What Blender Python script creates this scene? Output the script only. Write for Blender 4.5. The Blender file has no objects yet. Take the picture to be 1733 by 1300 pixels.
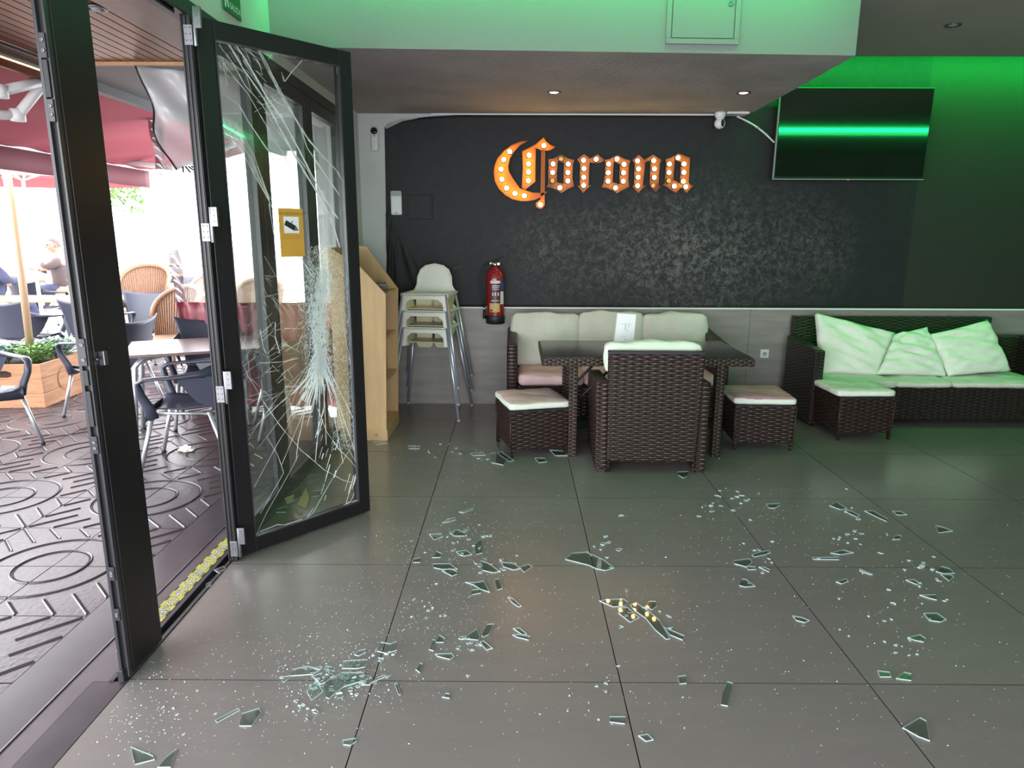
import bpy, bmesh, math, random
from mathutils import Vector, Matrix
import numpy as np
random.seed(7)
S = bpy.context.scene
C = S.collection
PI = math.pi
# ---- tuning values
EXPO = 0.0
SKY = 10.5
E_SOF = 9; E_FAC = 9; E_WAL = 60; E_BEA = 30
FLOORK = 1.0
BULB = 12
LEDE = 26
TVT = 1
# ------------------------------------------------------------------ camera
F = 1164.0; H = 1.59; TH = math.radians(12.26); PS = 5.5/1191; RO = -0.0035
_f = Vector((-math.sin(PS)*math.cos(TH), math.cos(PS)*math.cos(TH), -math.sin(TH)))
_r0 = Vector((math.cos(PS), math.sin(PS), 0)); _d0 = -(_r0.cross(_f))
_r = _r0*math.cos(RO) + _d0*math.sin(RO)
_d = _d0*math.cos(RO) - _r0*math.sin(RO)
cam = bpy.data.cameras.new('camera'); cam.sensor_width = 36; cam.lens = F/1733*36
cam.clip_start = 0.05; cam.clip_end = 300
co = bpy.data.objects.new('camera', cam); C.objects.link(co)
co.matrix_world = Matrix(((_r.x, -_d.x, -_f.x, 0), (_r.y, -_d.y, -_f.y, 0), (_r.z, -_d.z, -_f.z, H), (0, 0, 0, 1)))
S.camera = co
def at(u, v, ax, val):
    """the point of the real plane (axis ax = val) that the photograph shows at pixel u, v"""
    d = _f + _r*((u-866.5)/F) + _d*((v-650)/F)
    o = Vector((0, 0, H)); t = (val-o[ax])/d[ax]
    return o + d*t
# ------------------------------------------------------------------ world, light, exposure
S.view_settings.view_transform = 'Standard'; S.view_settings.look = 'None'
S.view_settings.exposure = EXPO; S.view_settings.gamma = 1.0; S.view_settings.use_curve_mapping = False
S.cycles.use_denoising = True
S.cycles.max_bounces = 10; S.cycles.transparent_max_bounces = 24
S.cycles.caustics_reflective = False; S.cycles.caustics_refractive = False
S.cycles.sample_clamp_indirect = 6
w = bpy.data.worlds.new('overcast_sky'); S.world = w; w.use_nodes = True
bg = w.node_tree.nodes['Background']; bg.inputs[0].default_value = (0.93, 0.96, 1.0, 1); bg.inputs[1].default_value = SKY
def area(name, loc, size, energy, col, rot=(0, 0, 0), portal=False, spread=None):
    l = bpy.data.lights.new(name, 'AREA'); l.shape = 'RECTANGLE'; l.size = size[0]; l.size_y = size[1]
    l.energy = energy; l.color = col
    if spread: l.spread = spread
    if portal: l.cycles.is_portal = True
    o = bpy.data.objects.new(name, l); C.objects.link(o); o.location = loc; o.rotation_euler = rot
    return o
GREEN = (0.01, 1.0, 0.22)
# daylight portals: the open terrace side (light travels +X), the opening added in the unseen rear wall
area('portal_terrace', (-1.48, 1.9, 1.3), (2.6, 8.6), 1, (1, 1, 1), (0, -PI/2, 0), portal=True)
area('portal_rear', (.6, -2.95, 1.15), (4.0, 2.3), 1, (1, 1, 1), (PI/2, 0, 0), portal=True)
# LED strips hidden in the ceiling coves
area('led_cove_soffit', (0.35, 4.19, 3.18), (3.2, 0.05), E_SOF, GREEN, (math.radians(22), 0, 0))
area('led_cove_facade', (-1.26, 2.6, 3.16), (0.05, 3.2), E_FAC, GREEN, (0, math.radians(20), 0))
area('led_cove_wall', (4.25, 6.10, 3.10), (4.2, 0.04), E_WAL, (0, 1, .09), (math.radians(52), 0, 0))
area('led_cove_beam', (4.6, 1.56, 2.98), (5.0, 0.05), E_BEA, GREEN, (math.radians(110), 0, 0))
for nm, x, y, c, e in (('downlight_lamp', 0.28, 5.47, (1, .52, .50), 9), ('downlight_lamp', 1.69, 5.47, (1, .42, .75), 9)):
    l = bpy.data.lights.new(nm, 'SPOT'); l.energy = e; l.color = c; l.spot_size = 1.9; l.spot_blend = .8; l.shadow_soft_size = .03
    o = bpy.data.objects.new(nm, l); C.objects.link(o); o.location = (x, y, 2.60)
# ------------------------------------------------------------------ materials
def nt(name):
    m = bpy.data.materials.new(name); m.use_nodes = True
    return m, m.node_tree, m.node_tree.nodes['Principled BSDF']
def N(t, kind, **kw):
    n = t.nodes.new(kind)
    for k, v in kw.items():
        if hasattr(n, k): setattr(n, k, v)
        else: n.inputs[k.replace('_', ' ')].default_value = v
    return n
def math_(t, op, a, b=None, c=None):
    n = t.nodes.new('ShaderNodeMath'); n.operation = op
    for i, x in enumerate((a, b, c)):
        if x is None: continue
        if isinstance(x, (int, float)): n.inputs[i].default_value = x
        else: t.links.new(x, n.inputs[i])
    return n.outputs[0]
def pbr(name, col, rough=.5, metal=0., var=0., vs=6., bump=0., bs=60., stretch=None, spec=.5, emis=None, es=0, coat=0, alpha=1, second=None, trans=0, sheen=0):
    m, t, p = nt(name)
    p.inputs['Base Color'].default_value = (*col, 1); p.inputs['Roughness'].default_value = rough
    p.inputs['Metallic'].default_value = metal; p.inputs['Specular IOR Level'].default_value = spec
    p.inputs['Coat Weight'].default_value = coat
    if sheen: p.inputs['Sheen Weight'].default_value = sheen
    if emis: p.inputs['Emission Color'].default_value = (*emis, 1); p.inputs['Emission Strength'].default_value = es
    if var or bump or second:
        tc = N(t, 'ShaderNodeTexCoord'); mp = N(t, 'ShaderNodeMapping'); t.links.new(tc.outputs['Object'], mp.inputs[0])
        if stretch: mp.inputs['Scale'].default_value = stretch
    if var or second:
        no = N(t, 'ShaderNodeTexNoise'); no.inputs['Scale'].default_value = vs; no.inputs['Detail'].default_value = 6
        t.links.new(mp.outputs[0], no.inputs['Vector'])
        cr = N(t, 'ShaderNodeValToRGB'); t.links.new(no.outputs['Fac'], cr.inputs[0])
        a = [max(0, c*(1-var)) for c in col]; b = [min(1, c*(1+var)) for c in col] if not second else second
        cr.color_ramp.elements[0].position = .35; cr.color_ramp.elements[1].position = .68
        cr.color_ramp.elements[0].color = (*a, 1); cr.color_ramp.elements[1].color = (*b, 1)
        t.links.new(cr.outputs[0], p.inputs['Base Color'])
    if bump:
        n2 = N(t, 'ShaderNodeTexNoise'); n2.inputs['Scale'].default_value = bs; n2.inputs['Detail'].default_value = 4
        t.links.new(mp.outputs[0], n2.inputs['Vector'])
        b_ = N(t, 'ShaderNodeBump'); b_.inputs['Strength'].default_value = bump; b_.inputs['Distance'].default_value = .02
        t.links.new(n2.outputs['Fac'], b_.inputs['Height']); t.links.new(b_.outputs[0], p.inputs['Normal'])
    return m
def thin_glass(name, tint, rough=.02, ior=1.5, refl=1.0):
    """thin architectural glass: clear transmission plus fresnel reflection"""
    m, t, p = nt(name)
    t.nodes.remove(p); out = t.nodes['Material Output']
    tr = N(t, 'ShaderNodeBsdfTransparent'); tr.inputs[0].default_value = (*tint, 1)
    gl = N(t, 'ShaderNodeBsdfGlossy'); gl.inputs['Roughness'].default_value = rough; gl.inputs[0].default_value = (refl, refl, refl, 1)
    fr = N(t, 'ShaderNodeFresnel'); ge = N(t, 'ShaderNodeNewGeometry')
    t.links.new(math_(t, 'ADD', ior, math_(t, 'MULTIPLY', ge.outputs['Backfacing'], 1/ior-ior)), fr.inputs[0])   # same index from either side of the thin sheet
    mx = N(t, 'ShaderNodeMixShader')
    t.links.new(fr.outputs[0], mx.inputs[0]); t.links.new(tr.outputs[0], mx.inputs[1]); t.links.new(gl.outputs[0], mx.inputs[2])
    t.links.new(mx.outputs[0], out.inputs[0])
    return m
def wicker(name, col, cw=.051, sh=.0155):
    m, t, p = nt(name)
    tc = N(t, 'ShaderNodeTexCoord')
    sx = N(t, 'ShaderNodeSeparateXYZ'); t.links.new(tc.outputs['Object'], sx.inputs[0])
    sn = N(t, 'ShaderNodeSeparateXYZ'); t.links.new(tc.outputs['Normal'], sn.inputs[0])
    nz = math_(t, 'GREATER_THAN', math_(t, 'ABSOLUTE', sn.outputs[2]), .6)
    nx = math_(t, 'GREATER_THAN', math_(t, 'ABSOLUTE', sn.outputs[0]), .6)
    # u runs sideways, v runs up (or along y on top faces)
    u = math_(t, 'ADD', math_(t, 'MULTIPLY', sx.outputs[0], math_(t, 'SUBTRACT', 1, nx)), math_(t, 'MULTIPLY', sx.outputs[1], nx))
    v = math_(t, 'ADD', math_(t, 'MULTIPLY', sx.outputs[2], math_(t, 'SUBTRACT', 1, nz)), math_(t, 'MULTIPLY', sx.outputs[1], nz))
    uu = math_(t, 'DIVIDE', u, cw); col_i = math_(t, 'FLOOR', uu)
    fu = math_(t, 'SUBTRACT', uu, col_i)
    vv = math_(t, 'ADD', math_(t, 'DIVIDE', v, sh), math_(t, 'MULTIPLY', col_i, 1.0))
    strand = math_(t, 'FRACT', vv)
    par = math_(t, 'MODULO', math_(t, 'ABSOLUTE', math_(t, 'ADD', math_(t, 'FLOOR', math_(t, 'DIVIDE', v, sh)), col_i)), 2.0)
    par = math_(t, 'GREATER_THAN', par, .5)
    hv = math_(t, 'SINE', math_(t, 'MULTIPLY', strand, PI))
    hu = math_(t, 'SINE', math_(t, 'MULTIPLY', fu, PI))
    # strand passes over the stake in every other cell, under it in the rest
    h = math_(t, 'MULTIPLY', hv, math_(t, 'ADD', .30, math_(t, 'MULTIPLY', hu, math_(t, 'SUBTRACT', math_(t, 'MULTIPLY', par, 1.0), .30))))
    bp = N(t, 'ShaderNodeBump'); bp.inputs['Strength'].default_value = 1; bp.inputs['Distance'].default_value = .012
    t.links.new(h, bp.inputs['Height']); t.links.new(bp.outputs[0], p.inputs['Normal'])
    no = N(t, 'ShaderNodeTexNoise'); no.inputs['Scale'].default_value = 25; t.links.new(tc.outputs['Object'], no.inputs['Vector'])
    cr = N(t, 'ShaderNodeValToRGB')
    hm = math_(t, 'ADD', math_(t, 'MULTIPLY', h, .75), math_(t, 'MULTIPLY', no.outputs['Fac'], .3))  # weave shading put into the colour: gaps dark, raised strands light
    t.links.new(hm, cr.inputs[0])
    e = cr.color_ramp.elements; e[0].position = .15; e[1].position = .95
    e[0].color = (col[0]*.25, col[1]*.25, col[2]*.25, 1); e[1].color = (col[0]*1.7, col[1]*1.6, col[2]*1.6, 1)
    t.links.new(cr.outputs[0], p.inputs['Base Color'])
    p.inputs['Roughness'].default_value = .38
    return m
def floor_mat():
    m, t, p = nt('grey_porcelain')
    tc = N(t, 'ShaderNodeTexCoord'); mp = N(t, 'ShaderNodeMapping'); mp.inputs['Scale'].default_value = (1.2, 5, 1)
    t.links.new(tc.outputs['Generated'], mp.inputs[0])
    oi = N(t, 'ShaderNodeObjectInfo'); va = N(t, 'ShaderNodeVectorMath', operation='ADD')
    t.links.new(mp.outputs[0], va.inputs[0]); t.links.new(oi.outputs['Location'], va.inputs[1])
    n1 = N(t, 'ShaderNodeTexNoise'); n1.inputs['Scale'].default_value = 2.2; n1.inputs['Detail'].default_value = 8; n1.inputs['Roughness'].default_value = .65
    t.links.new(va.outputs[0], n1.inputs['Vector'])
    cr = N(t, 'ShaderNodeValToRGB'); t.links.new(n1.outputs['Fac'], cr.inputs[0])
    e = cr.color_ramp.elements; e[0].position = .25; e[1].position = .75
    k = FLOORK
    e[0].color = (.180*k, .158*k, .152*k, 1); e[1].color = (.202*k, .179*k, .172*k, 1)
    t.links.new(cr.outputs[0], p.inputs['Base Color'])
    rr = N(t, 'ShaderNodeMapRange'); rr.inputs[3].default_value = .235; rr.inputs[4].default_value = .27
    t.links.new(n1.outputs['Fac'], rr.inputs[0]); t.links.new(rr.outputs[0], p.inputs['Roughness'])
    p.inputs['Specular IOR Level'].default_value = .75
    return m
def mural_mat():
    m, t, p = nt('slate_wallpaper')
    tc = N(t, 'ShaderNodeTexCoord'); ob = tc.outputs['Object']
    n1 = N(t, 'ShaderNodeTexNoise'); n1.inputs['Scale'].default_value = 17; n1.inputs['Detail'].default_value = 14; n1.inputs['Roughness'].default_value = .85; n1.inputs['Distortion'].default_value = .6
    n2 = N(t, 'ShaderNodeTexNoise'); n2.inputs['Scale'].default_value = 1.3; n2.inputs['Detail'].default_value = 3
    t.links.new(ob, n1.inputs['Vector']); t.links.new(ob, n2.inputs['Vector'])
    sx = N(t, 'ShaderNodeSeparateXYZ'); t.links.new(ob, sx.inputs[0])
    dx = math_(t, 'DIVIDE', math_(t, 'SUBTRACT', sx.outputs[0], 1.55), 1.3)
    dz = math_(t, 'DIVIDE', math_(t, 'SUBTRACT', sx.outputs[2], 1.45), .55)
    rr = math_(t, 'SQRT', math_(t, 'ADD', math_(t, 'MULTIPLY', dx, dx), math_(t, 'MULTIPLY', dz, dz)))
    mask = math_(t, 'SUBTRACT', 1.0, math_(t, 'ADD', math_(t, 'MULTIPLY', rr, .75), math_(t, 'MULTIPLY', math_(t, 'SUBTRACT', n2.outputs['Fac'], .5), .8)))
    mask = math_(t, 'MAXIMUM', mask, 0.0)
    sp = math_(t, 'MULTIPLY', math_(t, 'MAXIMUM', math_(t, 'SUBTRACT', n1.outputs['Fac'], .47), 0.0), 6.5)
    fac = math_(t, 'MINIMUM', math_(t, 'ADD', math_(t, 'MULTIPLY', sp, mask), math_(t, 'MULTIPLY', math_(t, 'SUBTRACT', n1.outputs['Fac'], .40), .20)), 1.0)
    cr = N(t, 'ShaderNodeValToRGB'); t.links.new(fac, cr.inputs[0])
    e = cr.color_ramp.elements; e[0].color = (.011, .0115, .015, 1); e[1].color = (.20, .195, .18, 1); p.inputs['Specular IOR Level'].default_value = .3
    # the wall right of the television is plain painted, not papered
    edge = math_(t, 'GREATER_THAN', sx.outputs[0], 3.60); mc = N(t, 'ShaderNodeMix', data_type='RGBA')
    t.links.new(edge, mc.inputs[0]); t.links.new(cr.outputs[0], mc.inputs[6]); mc.inputs[7].default_value = (.023, .026, .022, 1)
    t.links.new(mc.outputs[2], p.inputs['Base Color']); p.inputs['Roughness'].default_value = .55
    b_ = N(t, 'ShaderNodeBump'); b_.inputs['Strength'].default_value = .25; b_.inputs['Distance'].default_value = .01
    t.links.new(n1.outputs['Fac'], b_.inputs['Height']); t.links.new(b_.outputs[0], p.inputs['Normal'])
    return m
M = {}
M['floor'] = floor_mat()
M['grout'] = pbr('dark_grout', (.02, .02, .02), .8)
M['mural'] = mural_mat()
M['mural_back'] = pbr('paper_back', (.62, .62, .64), .8)
M['white_paint'] = pbr('white_paint', (.62, .62, .62), .75, var=.04, vs=3, bump=.08, bs=90)
M['grey_plaster'] = pbr('grey_plaster', (.38, .355, .365), .8, var=.12, vs=2.5, bump=.2, bs=25)
M['ceiling_right'] = pbr('ceiling_paint', (.33, .32, .29), .85, var=.04, vs=2)
M['soffit_face'] = pbr('soffit_paint', (.22, .235, .23), .8, bump=.1, bs=60)
M['dado_tile'] = pbr('dado_tile', (.26, .24, .225), .42, var=.12, vs=3, stretch=(1, 1, 6))
M['trim_white'] = pbr('trim_white', (.8, .8, .8), .35)
M['black_alu'] = pbr('black_aluminium', (.012, .010, .012), .36, spec=.35)
M['black_alu2'] = pbr('black_aluminium_edge', (.030, .028, .034), .33, spec=.5)
M['steel'] = pbr('steel', (.22, .22, .24), .38, metal=1)
M['alu_leg'] = pbr('satin_aluminium', (.55, .57, .6), .35, metal=.7, spec=.6)
M['silver_leg'] = pbr('silver_tube', (.52, .54, .62), .3, metal=.6)
M['glass'] = thin_glass('clear_glass', (.965, .985, .97), .01)
M['glass_fixed'] = thin_glass('facade_glass', (.93, .96, .94), .01, 1.6)
M['shard'] = thin_glass('shard_glass', (.90, .95, .93), .02, 1.6)
M['crumb'] = pbr('glass_crumb', (.55, .60, .60), .1, spec=1.0, coat=1)
M['wicker'] = wicker('brown_wicker', (.046, .020, .018))
M['wicker_dark'] = wicker('dark_wicker', (.030, .018, .016), .055, .0145)
M['weave_edge'] = wicker('wicker_edge', (.075, .042, .036), .03, .014)
M['black_glass'] = pbr('table_glass', (.022, .016, .020), .16, spec=.3)
M['cushion'] = pbr('cream_cushion', (.62, .62, .54), .85, var=.05, vs=5, bump=.5, bs=14, sheen=.2)
M['cushion_white'] = pbr('white_cushion', (.76, .78, .70), .85, var=.04, vs=5, bump=.45, bs=16)
M['cushion_lamp_pink'] = pbr('pink_lamplit_cushion', (.72, .50, .50), .85, var=.1, vs=4, bump=.35, bs=18)  # pink tint of the downlights put into the cushion colour
M['cushion_lamp_rose'] = pbr('rose_lamplit_cushion', (.66, .33, .42), .85, var=.12, vs=4, bump=.35, bs=18)  # stronger pink lamp tint painted into the pad colour
M['beech'] = pbr('beech_board', (.62, .39, .20), .5, var=.1, vs=4, stretch=(4, 4, .6))
M['beech_in'] = pbr('beech_inside', (.50, .29, .14), .5, var=.1, vs=4, stretch=(4, 4, .6))
M['high_white'] = pbr('white_plastic', (.86, .86, .80), .32, spec=.5)
M['high_cream'] = pbr('cream_plastic', (.72, .66, .46), .38)
M['red'] = pbr('extinguisher_red', (.28, .012, .018), .22, coat=.6)
M['rubber'] = pbr('black_rubber', (.012, .012, .013), .5)
M['chrome'] = pbr('chrome', (.8, .78, .74), .18, metal=1)
M['label_white'] = pbr('label_white', (.7, .7, .72), .5)
M['label_dark'] = pbr('label_maroon', (.10, .012, .03), .4)
M['label_yellow'] = pbr('label_yellow', (.62, .40, .10), .5)
M['label_blue'] = pbr('label_blue', (.03, .08, .25), .4)
M['black_print'] = pbr('black_print', (.015, .015, .015), .5)
M['grey_print'] = pbr('grey_print', (.48, .50, .56), .6)
M['brown_print'] = pbr('brown_print', (.18, .07, .01), .6)
M['device_white'] = pbr('device_white', (.75, .75, .77), .35)
M['device_grey'] = pbr('device_grey', (.35, .35, .37), .4)
M['tv'] = pbr('tv_screen', (.004, .004, .004), .05, spec=1.0, coat=.8)
M['tv_frame'] = pbr('tv_frame', (.01, .01, .012), .3)
M['tray_orange'] = pbr('orange_enamel', (.75, .20, .012), .45, spec=.3)
M['tray_brown'] = pbr('copper_enamel', (.28, .10, .028), .45, spec=.3)
M['rim_orange'] = pbr('orange_rim', (.42, .12, .02), .35, metal=.4)
M['rim_brown'] = pbr('copper_rim', (.24, .10, .05), .35, metal=.4)
M['bulb'] = pbr('bulb_lit', (.9, .8, .6), .3, emis=(1, .66, .25), es=BULB)
M['bulb_bright'] = pbr('bulb_lit_bright', (.9, .8, .6), .3, emis=(1, .62, .2), es=BULB*1.5)
M['bulb_off'] = pbr('bulb_dim', (.5, .3, .12), .15, spec=.8, emis=(1, .5, .15), es=.5)
M['yellow'] = pbr('tape_yellow', (.44, .41, .05), .5, var=.1, vs=20)
M['notice'] = pbr('notice_yellow', (.50, .27, .035), .6, var=.06, vs=8)  # yellow darkened in the colour to look backlit
M['threshold'] = pbr('threshold_granite', (.045, .034, .042), .3, var=.2, vs=6)
M['threshold2'] = pbr('threshold_plum', (.085, .062, .072), .4, var=.15, vs=6)
M['paver'] = pbr('terrace_paver', (.058, .042, .048), .34, var=.22, vs=3, bump=.1, bs=40)
M['ground'] = pbr('street_ground', (.36, .34, .33), .8)
M['slat'] = pbr('varnished_slat', (.15, .034, .007), .32, var=.25, vs=3, stretch=(8, .5, 1), spec=.22)
M['slat_dark'] = pbr('dark_molding', (.07, .025, .012), .35, var=.2, vs=3, stretch=(8, .5, 1))
M['grey_panel'] = pbr('grey_panel', (.11, .11, .115), .6)
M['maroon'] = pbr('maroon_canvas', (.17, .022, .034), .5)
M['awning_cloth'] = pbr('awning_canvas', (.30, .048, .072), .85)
M['maroon_sun'] = pbr('sunlit_canvas', (.70, .22, .25), .85)  # sun glowing through the maroon cloth is put into this pinker colour
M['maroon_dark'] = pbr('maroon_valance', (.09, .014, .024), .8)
M['white_metal'] = pbr('white_metal', (.8, .8, .8), .4)
M['resin'] = pbr('slate_resin', (.042, .045, .068), .36, spec=.45)
M['resin_brown'] = pbr('brown_resin', (.07, .045, .055), .34)
M['table_top'] = pbr('bronze_tabletop', (.15, .095, .088), .28, spec=.5)
M['table_wood'] = pbr('orange_tabletop', (.65, .30, .10), .35)
M['rattan'] = pbr('rattan', (.28, .16, .10), .6, var=.15, vs=30)
M['crate'] = pbr('pine_crate', (.40, .20, .10), .65, var=.18, vs=3, stretch=(1.5, 1.5, 9))
M['soil'] = pbr('soil', (.04, .025, .018), .9)
M['leaf_green'] = pbr('leaf_green', (.14, .27, .06), .5, var=.2, vs=20)
M['leaf_blue'] = pbr('leaf_bluegreen', (.16, .25, .22), .5, var=.2, vs=20)
M['pole_wood'] = pbr('pole_wood', (.34, .22, .13), .45)
M['skin'] = pbr('skin', (.62, .33, .24), .5)
M['hair'] = pbr('grey_hair', (.16, .13, .12), .8)
M['shirt'] = pbr('pale_shirt', (.55, .53, .6), .8)
M['jacket'] = pbr('brown_jacket', (.12, .09, .09), .8)
M['navy'] = pbr('navy_jacket', (.05, .06, .12), .8)
M['book'] = pbr('dark_book', (.03, .035, .04), .35)
M['book2'] = pbr('grey_magazine', (.16, .15, .16), .4)
M['green_plate'] = pbr('exit_green', (.01, .14, .05), .5)
M['led'] = pbr('led_green', (.1, .8, .3), .5, emis=(.05, 1, .25), es=LEDE)
M['led_beam'] = pbr('led_green_beam', (.1, .8, .3), .5, emis=(.03, 1, .2), es=15)
M['led_warm'] = pbr('led_warm', (.9, .9, .6), .5, emis=(1, .95, .55), es=2.5)
M['lamp_pink'] = pbr('lamp_pink', (.9, .7, .9), .5, emis=(1, .5, .85), es=9)
M['lamp_orange'] = pbr('lamp_orange', (.9, .7, .9), .5, emis=(1, .55, .55), es=9)
M['paper'] = pbr('white_card', (.82, .82, .86), .4)
M['paper_tissue'] = pbr('tissue', (.8, .78, .68), .9)
M['cardboard'] = pbr('cardboard', (.50, .36, .20), .8)
def pvc(name, tint, op):
    m, t, p = nt(name); p.inputs['Base Color'].default_value = (*tint, 1); p.inputs['Roughness'].default_value = .12
    p.inputs['Specular IOR Level'].default_value = .9
    tr = N(t, 'ShaderNodeBsdfTransparent'); mx = N(t, 'ShaderNodeMixShader'); mx.inputs[0].default_value = op
    t.links.new(tr.outputs[0], mx.inputs[1]); t.links.new(p.outputs[0], mx.inputs[2]); t.links.new(mx.outputs[0], t.nodes['Material Output'].inputs[0])
    return m
M['shard_edge'] = pvc('shard_edge', (.74, .88, .88), .55)
def crushed():
    m, t, p = nt('crushed_glass'); p.inputs['Base Color'].default_value = (.93, .95, .95, 1); p.inputs['Roughness'].default_value = .25
    tl = N(t, 'ShaderNodeBsdfTranslucent'); tl.inputs[0].default_value = (.95, .97, .97, 1); mx = N(t, 'ShaderNodeMixShader'); mx.inputs[0].default_value = .88
    t.links.new(p.outputs[0], mx.inputs[1]); t.links.new(tl.outputs[0], mx.inputs[2]); t.links.new(mx.outputs[0], t.nodes['Material Output'].inputs[0])
    return m
M['crack'] = crushed()
M['pvc'] = pvc('clear_vinyl', (.9, .9, .92), .22)
M['pvc_roll'] = pvc('rolled_vinyl', (.85, .85, .87), .38)
M['pvc_edge'] = pvc('vinyl_hem', (.12, .06, .08), .85)
# ------------------------------------------------------------------ mesh helpers
def NB(): return bmesh.new()
def box(bm, lo, hi, mtx=None, mi=0):
    x0, y0, z0 = lo; x1, y1, z1 = hi
    vs = [Vector(p) for p in ((x0, y0, z0), (x1, y0, z0), (x1, y1, z0), (x0, y1, z0), (x0, y0, z1), (x1, y0, z1), (x1, y1, z1), (x0, y1, z1))]
    if mtx: vs = [mtx @ v for v in vs]
    v = [bm.verts.new(p) for p in vs]
    for f in ((0, 3, 2, 1), (4, 5, 6, 7), (0, 1, 5, 4), (1, 2, 6, 5), (2, 3, 7, 6), (3, 0, 4, 7)):
        bm.faces.new([v[i] for i in f]).material_index = mi
    return v
def hexa(bm, p, mi=0):
    """eight corner points: bottom ring then top ring"""
    v = [bm.verts.new(q) for q in p]
    for f in ((0, 3, 2, 1), (4, 5, 6, 7), (0, 1, 5, 4), (1, 2, 6, 5), (2, 3, 7, 6), (3, 0, 4, 7)):
        bm.faces.new([v[i] for i in f]).material_index = mi
def tube(bm, pts, r, n=8, mi=0, caps=True):
    pts = [Vector(p) for p in pts]; rings = []
    rr = r if isinstance(r, (list, tuple)) else [r]*len(pts)
    a = None
    for i, p in enumerate(pts):
        d = (pts[min(i+1, len(pts)-1)] - pts[max(i-1, 0)]).normalized()
        if a is None:
            a = d.orthogonal().normalized()
        a = (a - d*a.dot(d)).normalized(); b = d.cross(a)
        rings.append([bm.verts.new(p + (a*math.cos(2*PI*k/n) + b*math.sin(2*PI*k/n))*rr[i]) for k in range(n)])
    for i in range(len(rings)-1):
        for k in range(n):
            f = bm.faces.new((rings[i][k], rings[i][(k+1) % n], rings[i+1][(k+1) % n], rings[i+1][k])); f.smooth = True; f.material_index = mi
    if caps:
        bm.faces.new(rings[0][::-1]).material_index = mi; bm.faces.new(rings[-1]).material_index = mi
def lathe(bm, prof, n=20, mtx=None, mi=0, smooth=True):
    rings = []
    for r, z in prof:
        ring = []
        for k in range(n):
            p = Vector((r*math.cos(2*PI*k/n), r*math.sin(2*PI*k/n), z))
            ring.append(bm.verts.new(mtx @ p if mtx else p))
        rings.append(ring)
    for i in range(len(rings)-1):
        for k in range(n):
            f = bm.faces.new((rings[i][k], rings[i][(k+1) % n], rings[i+1][(k+1) % n], rings[i+1][k])); f.smooth = smooth; f.material_index = mi
    bm.faces.new(rings[0][::-1]).material_index = mi; bm.faces.new(rings[-1]).material_index = mi
def grid(bm, nu, nv, fn, mi=0, smooth=True):
    v = [[bm.verts.new(fn(i/nu, j/nv)) for j in range(nv+1)] for i in range(nu+1)]
    for i in range(nu):
        for j in range(nv):
            f = bm.faces.new((v[i][j], v[i+1][j], v[i+1][j+1], v[i][j+1])); f.smooth = smooth; f.material_index = mi
def prism(bm, poly, h0, h1, put, mi=0, holes=(), edge_mi=None):
    """extrude a 2D outline (with holes) between heights h0 and h1; put maps (a, b, h) to a point"""
    loops = [poly] + list(holes)
    tmp = bmesh.new(); es = []
    for lp in loops:
        vv = [tmp.verts.new((a, b, 0)) for a, b in lp]
        es += [tmp.edges.new((vv[i], vv[(i+1) % len(vv)])) for i in range(len(vv))]
    bmesh.ops.triangle_fill(tmp, use_beauty=True, edges=es)
    tmp.verts.index_update(); tris = [[v.index for v in f.verts] for f in tmp.faces]; co_ = [(v.co.x, v.co.y) for v in tmp.verts]
    tmp.free()
    for h, rev in ((h0, True), (h1, False)):
        v = [bm.verts.new(put(a, b, h)) for a, b in co_]
        for t in tris:
            try: bm.faces.new([v[i] for i in (t[::-1] if rev else t)]).material_index = mi
            except ValueError: pass
    for lp in loops:
        lo = [bm.verts.new(put(a, b, h0)) for a, b in lp]; hi = [bm.verts.new(put(a, b, h1)) for a, b in lp]
        for i in range(len(lp)):
            j = (i+1) % len(lp)
            bm.faces.new((lo[i], lo[j], hi[j], hi[i])).material_index = mi if edge_mi is None else edge_mi
def wallstrip(bm, poly, h0, h1, th, put, mi=0):
    """thin upright rim along a closed outline"""
    n = len(poly)
    cx = sum(p[0] for p in poly)/n; cy = sum(p[1] for p in poly)/n
    ar = sum(poly[i][0]*poly[(i+1) % n][1]-poly[(i+1) % n][0]*poly[i][1] for i in range(n))
    sg = 1 if ar > 0 else -1
    inn = []
    for i in range(n):
        a = Vector(poly[i-1]); b = Vector(poly[i]); c = Vector(poly[(i+1) % n])
        d1 = (b-a).normalized(); d2 = (c-b).normalized()
        nn = Vector((-(d1.y+d2.y), d1.x+d2.x))
        nn = nn.normalized()*sg if nn.length > 1e-6 else Vector((0, 0))
        inn.append(b + nn*th)
    for i in range(n):
        j = (i+1) % n
        p = [(poly[i][0], poly[i][1]), (poly[j][0], poly[j][1]), (inn[j].x, inn[j].y), (inn[i].x, inn[i].y)]
        v = [bm.verts.new(put(a, b, h0)) for a, b in p] + [bm.verts.new(put(a, b, h1)) for a, b in p]
        for f in ((4, 5, 6, 7), (0, 1, 5, 4), (2, 3, 7, 6)):
            bm.faces.new([v[k] for k in f]).material_index = mi
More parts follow.
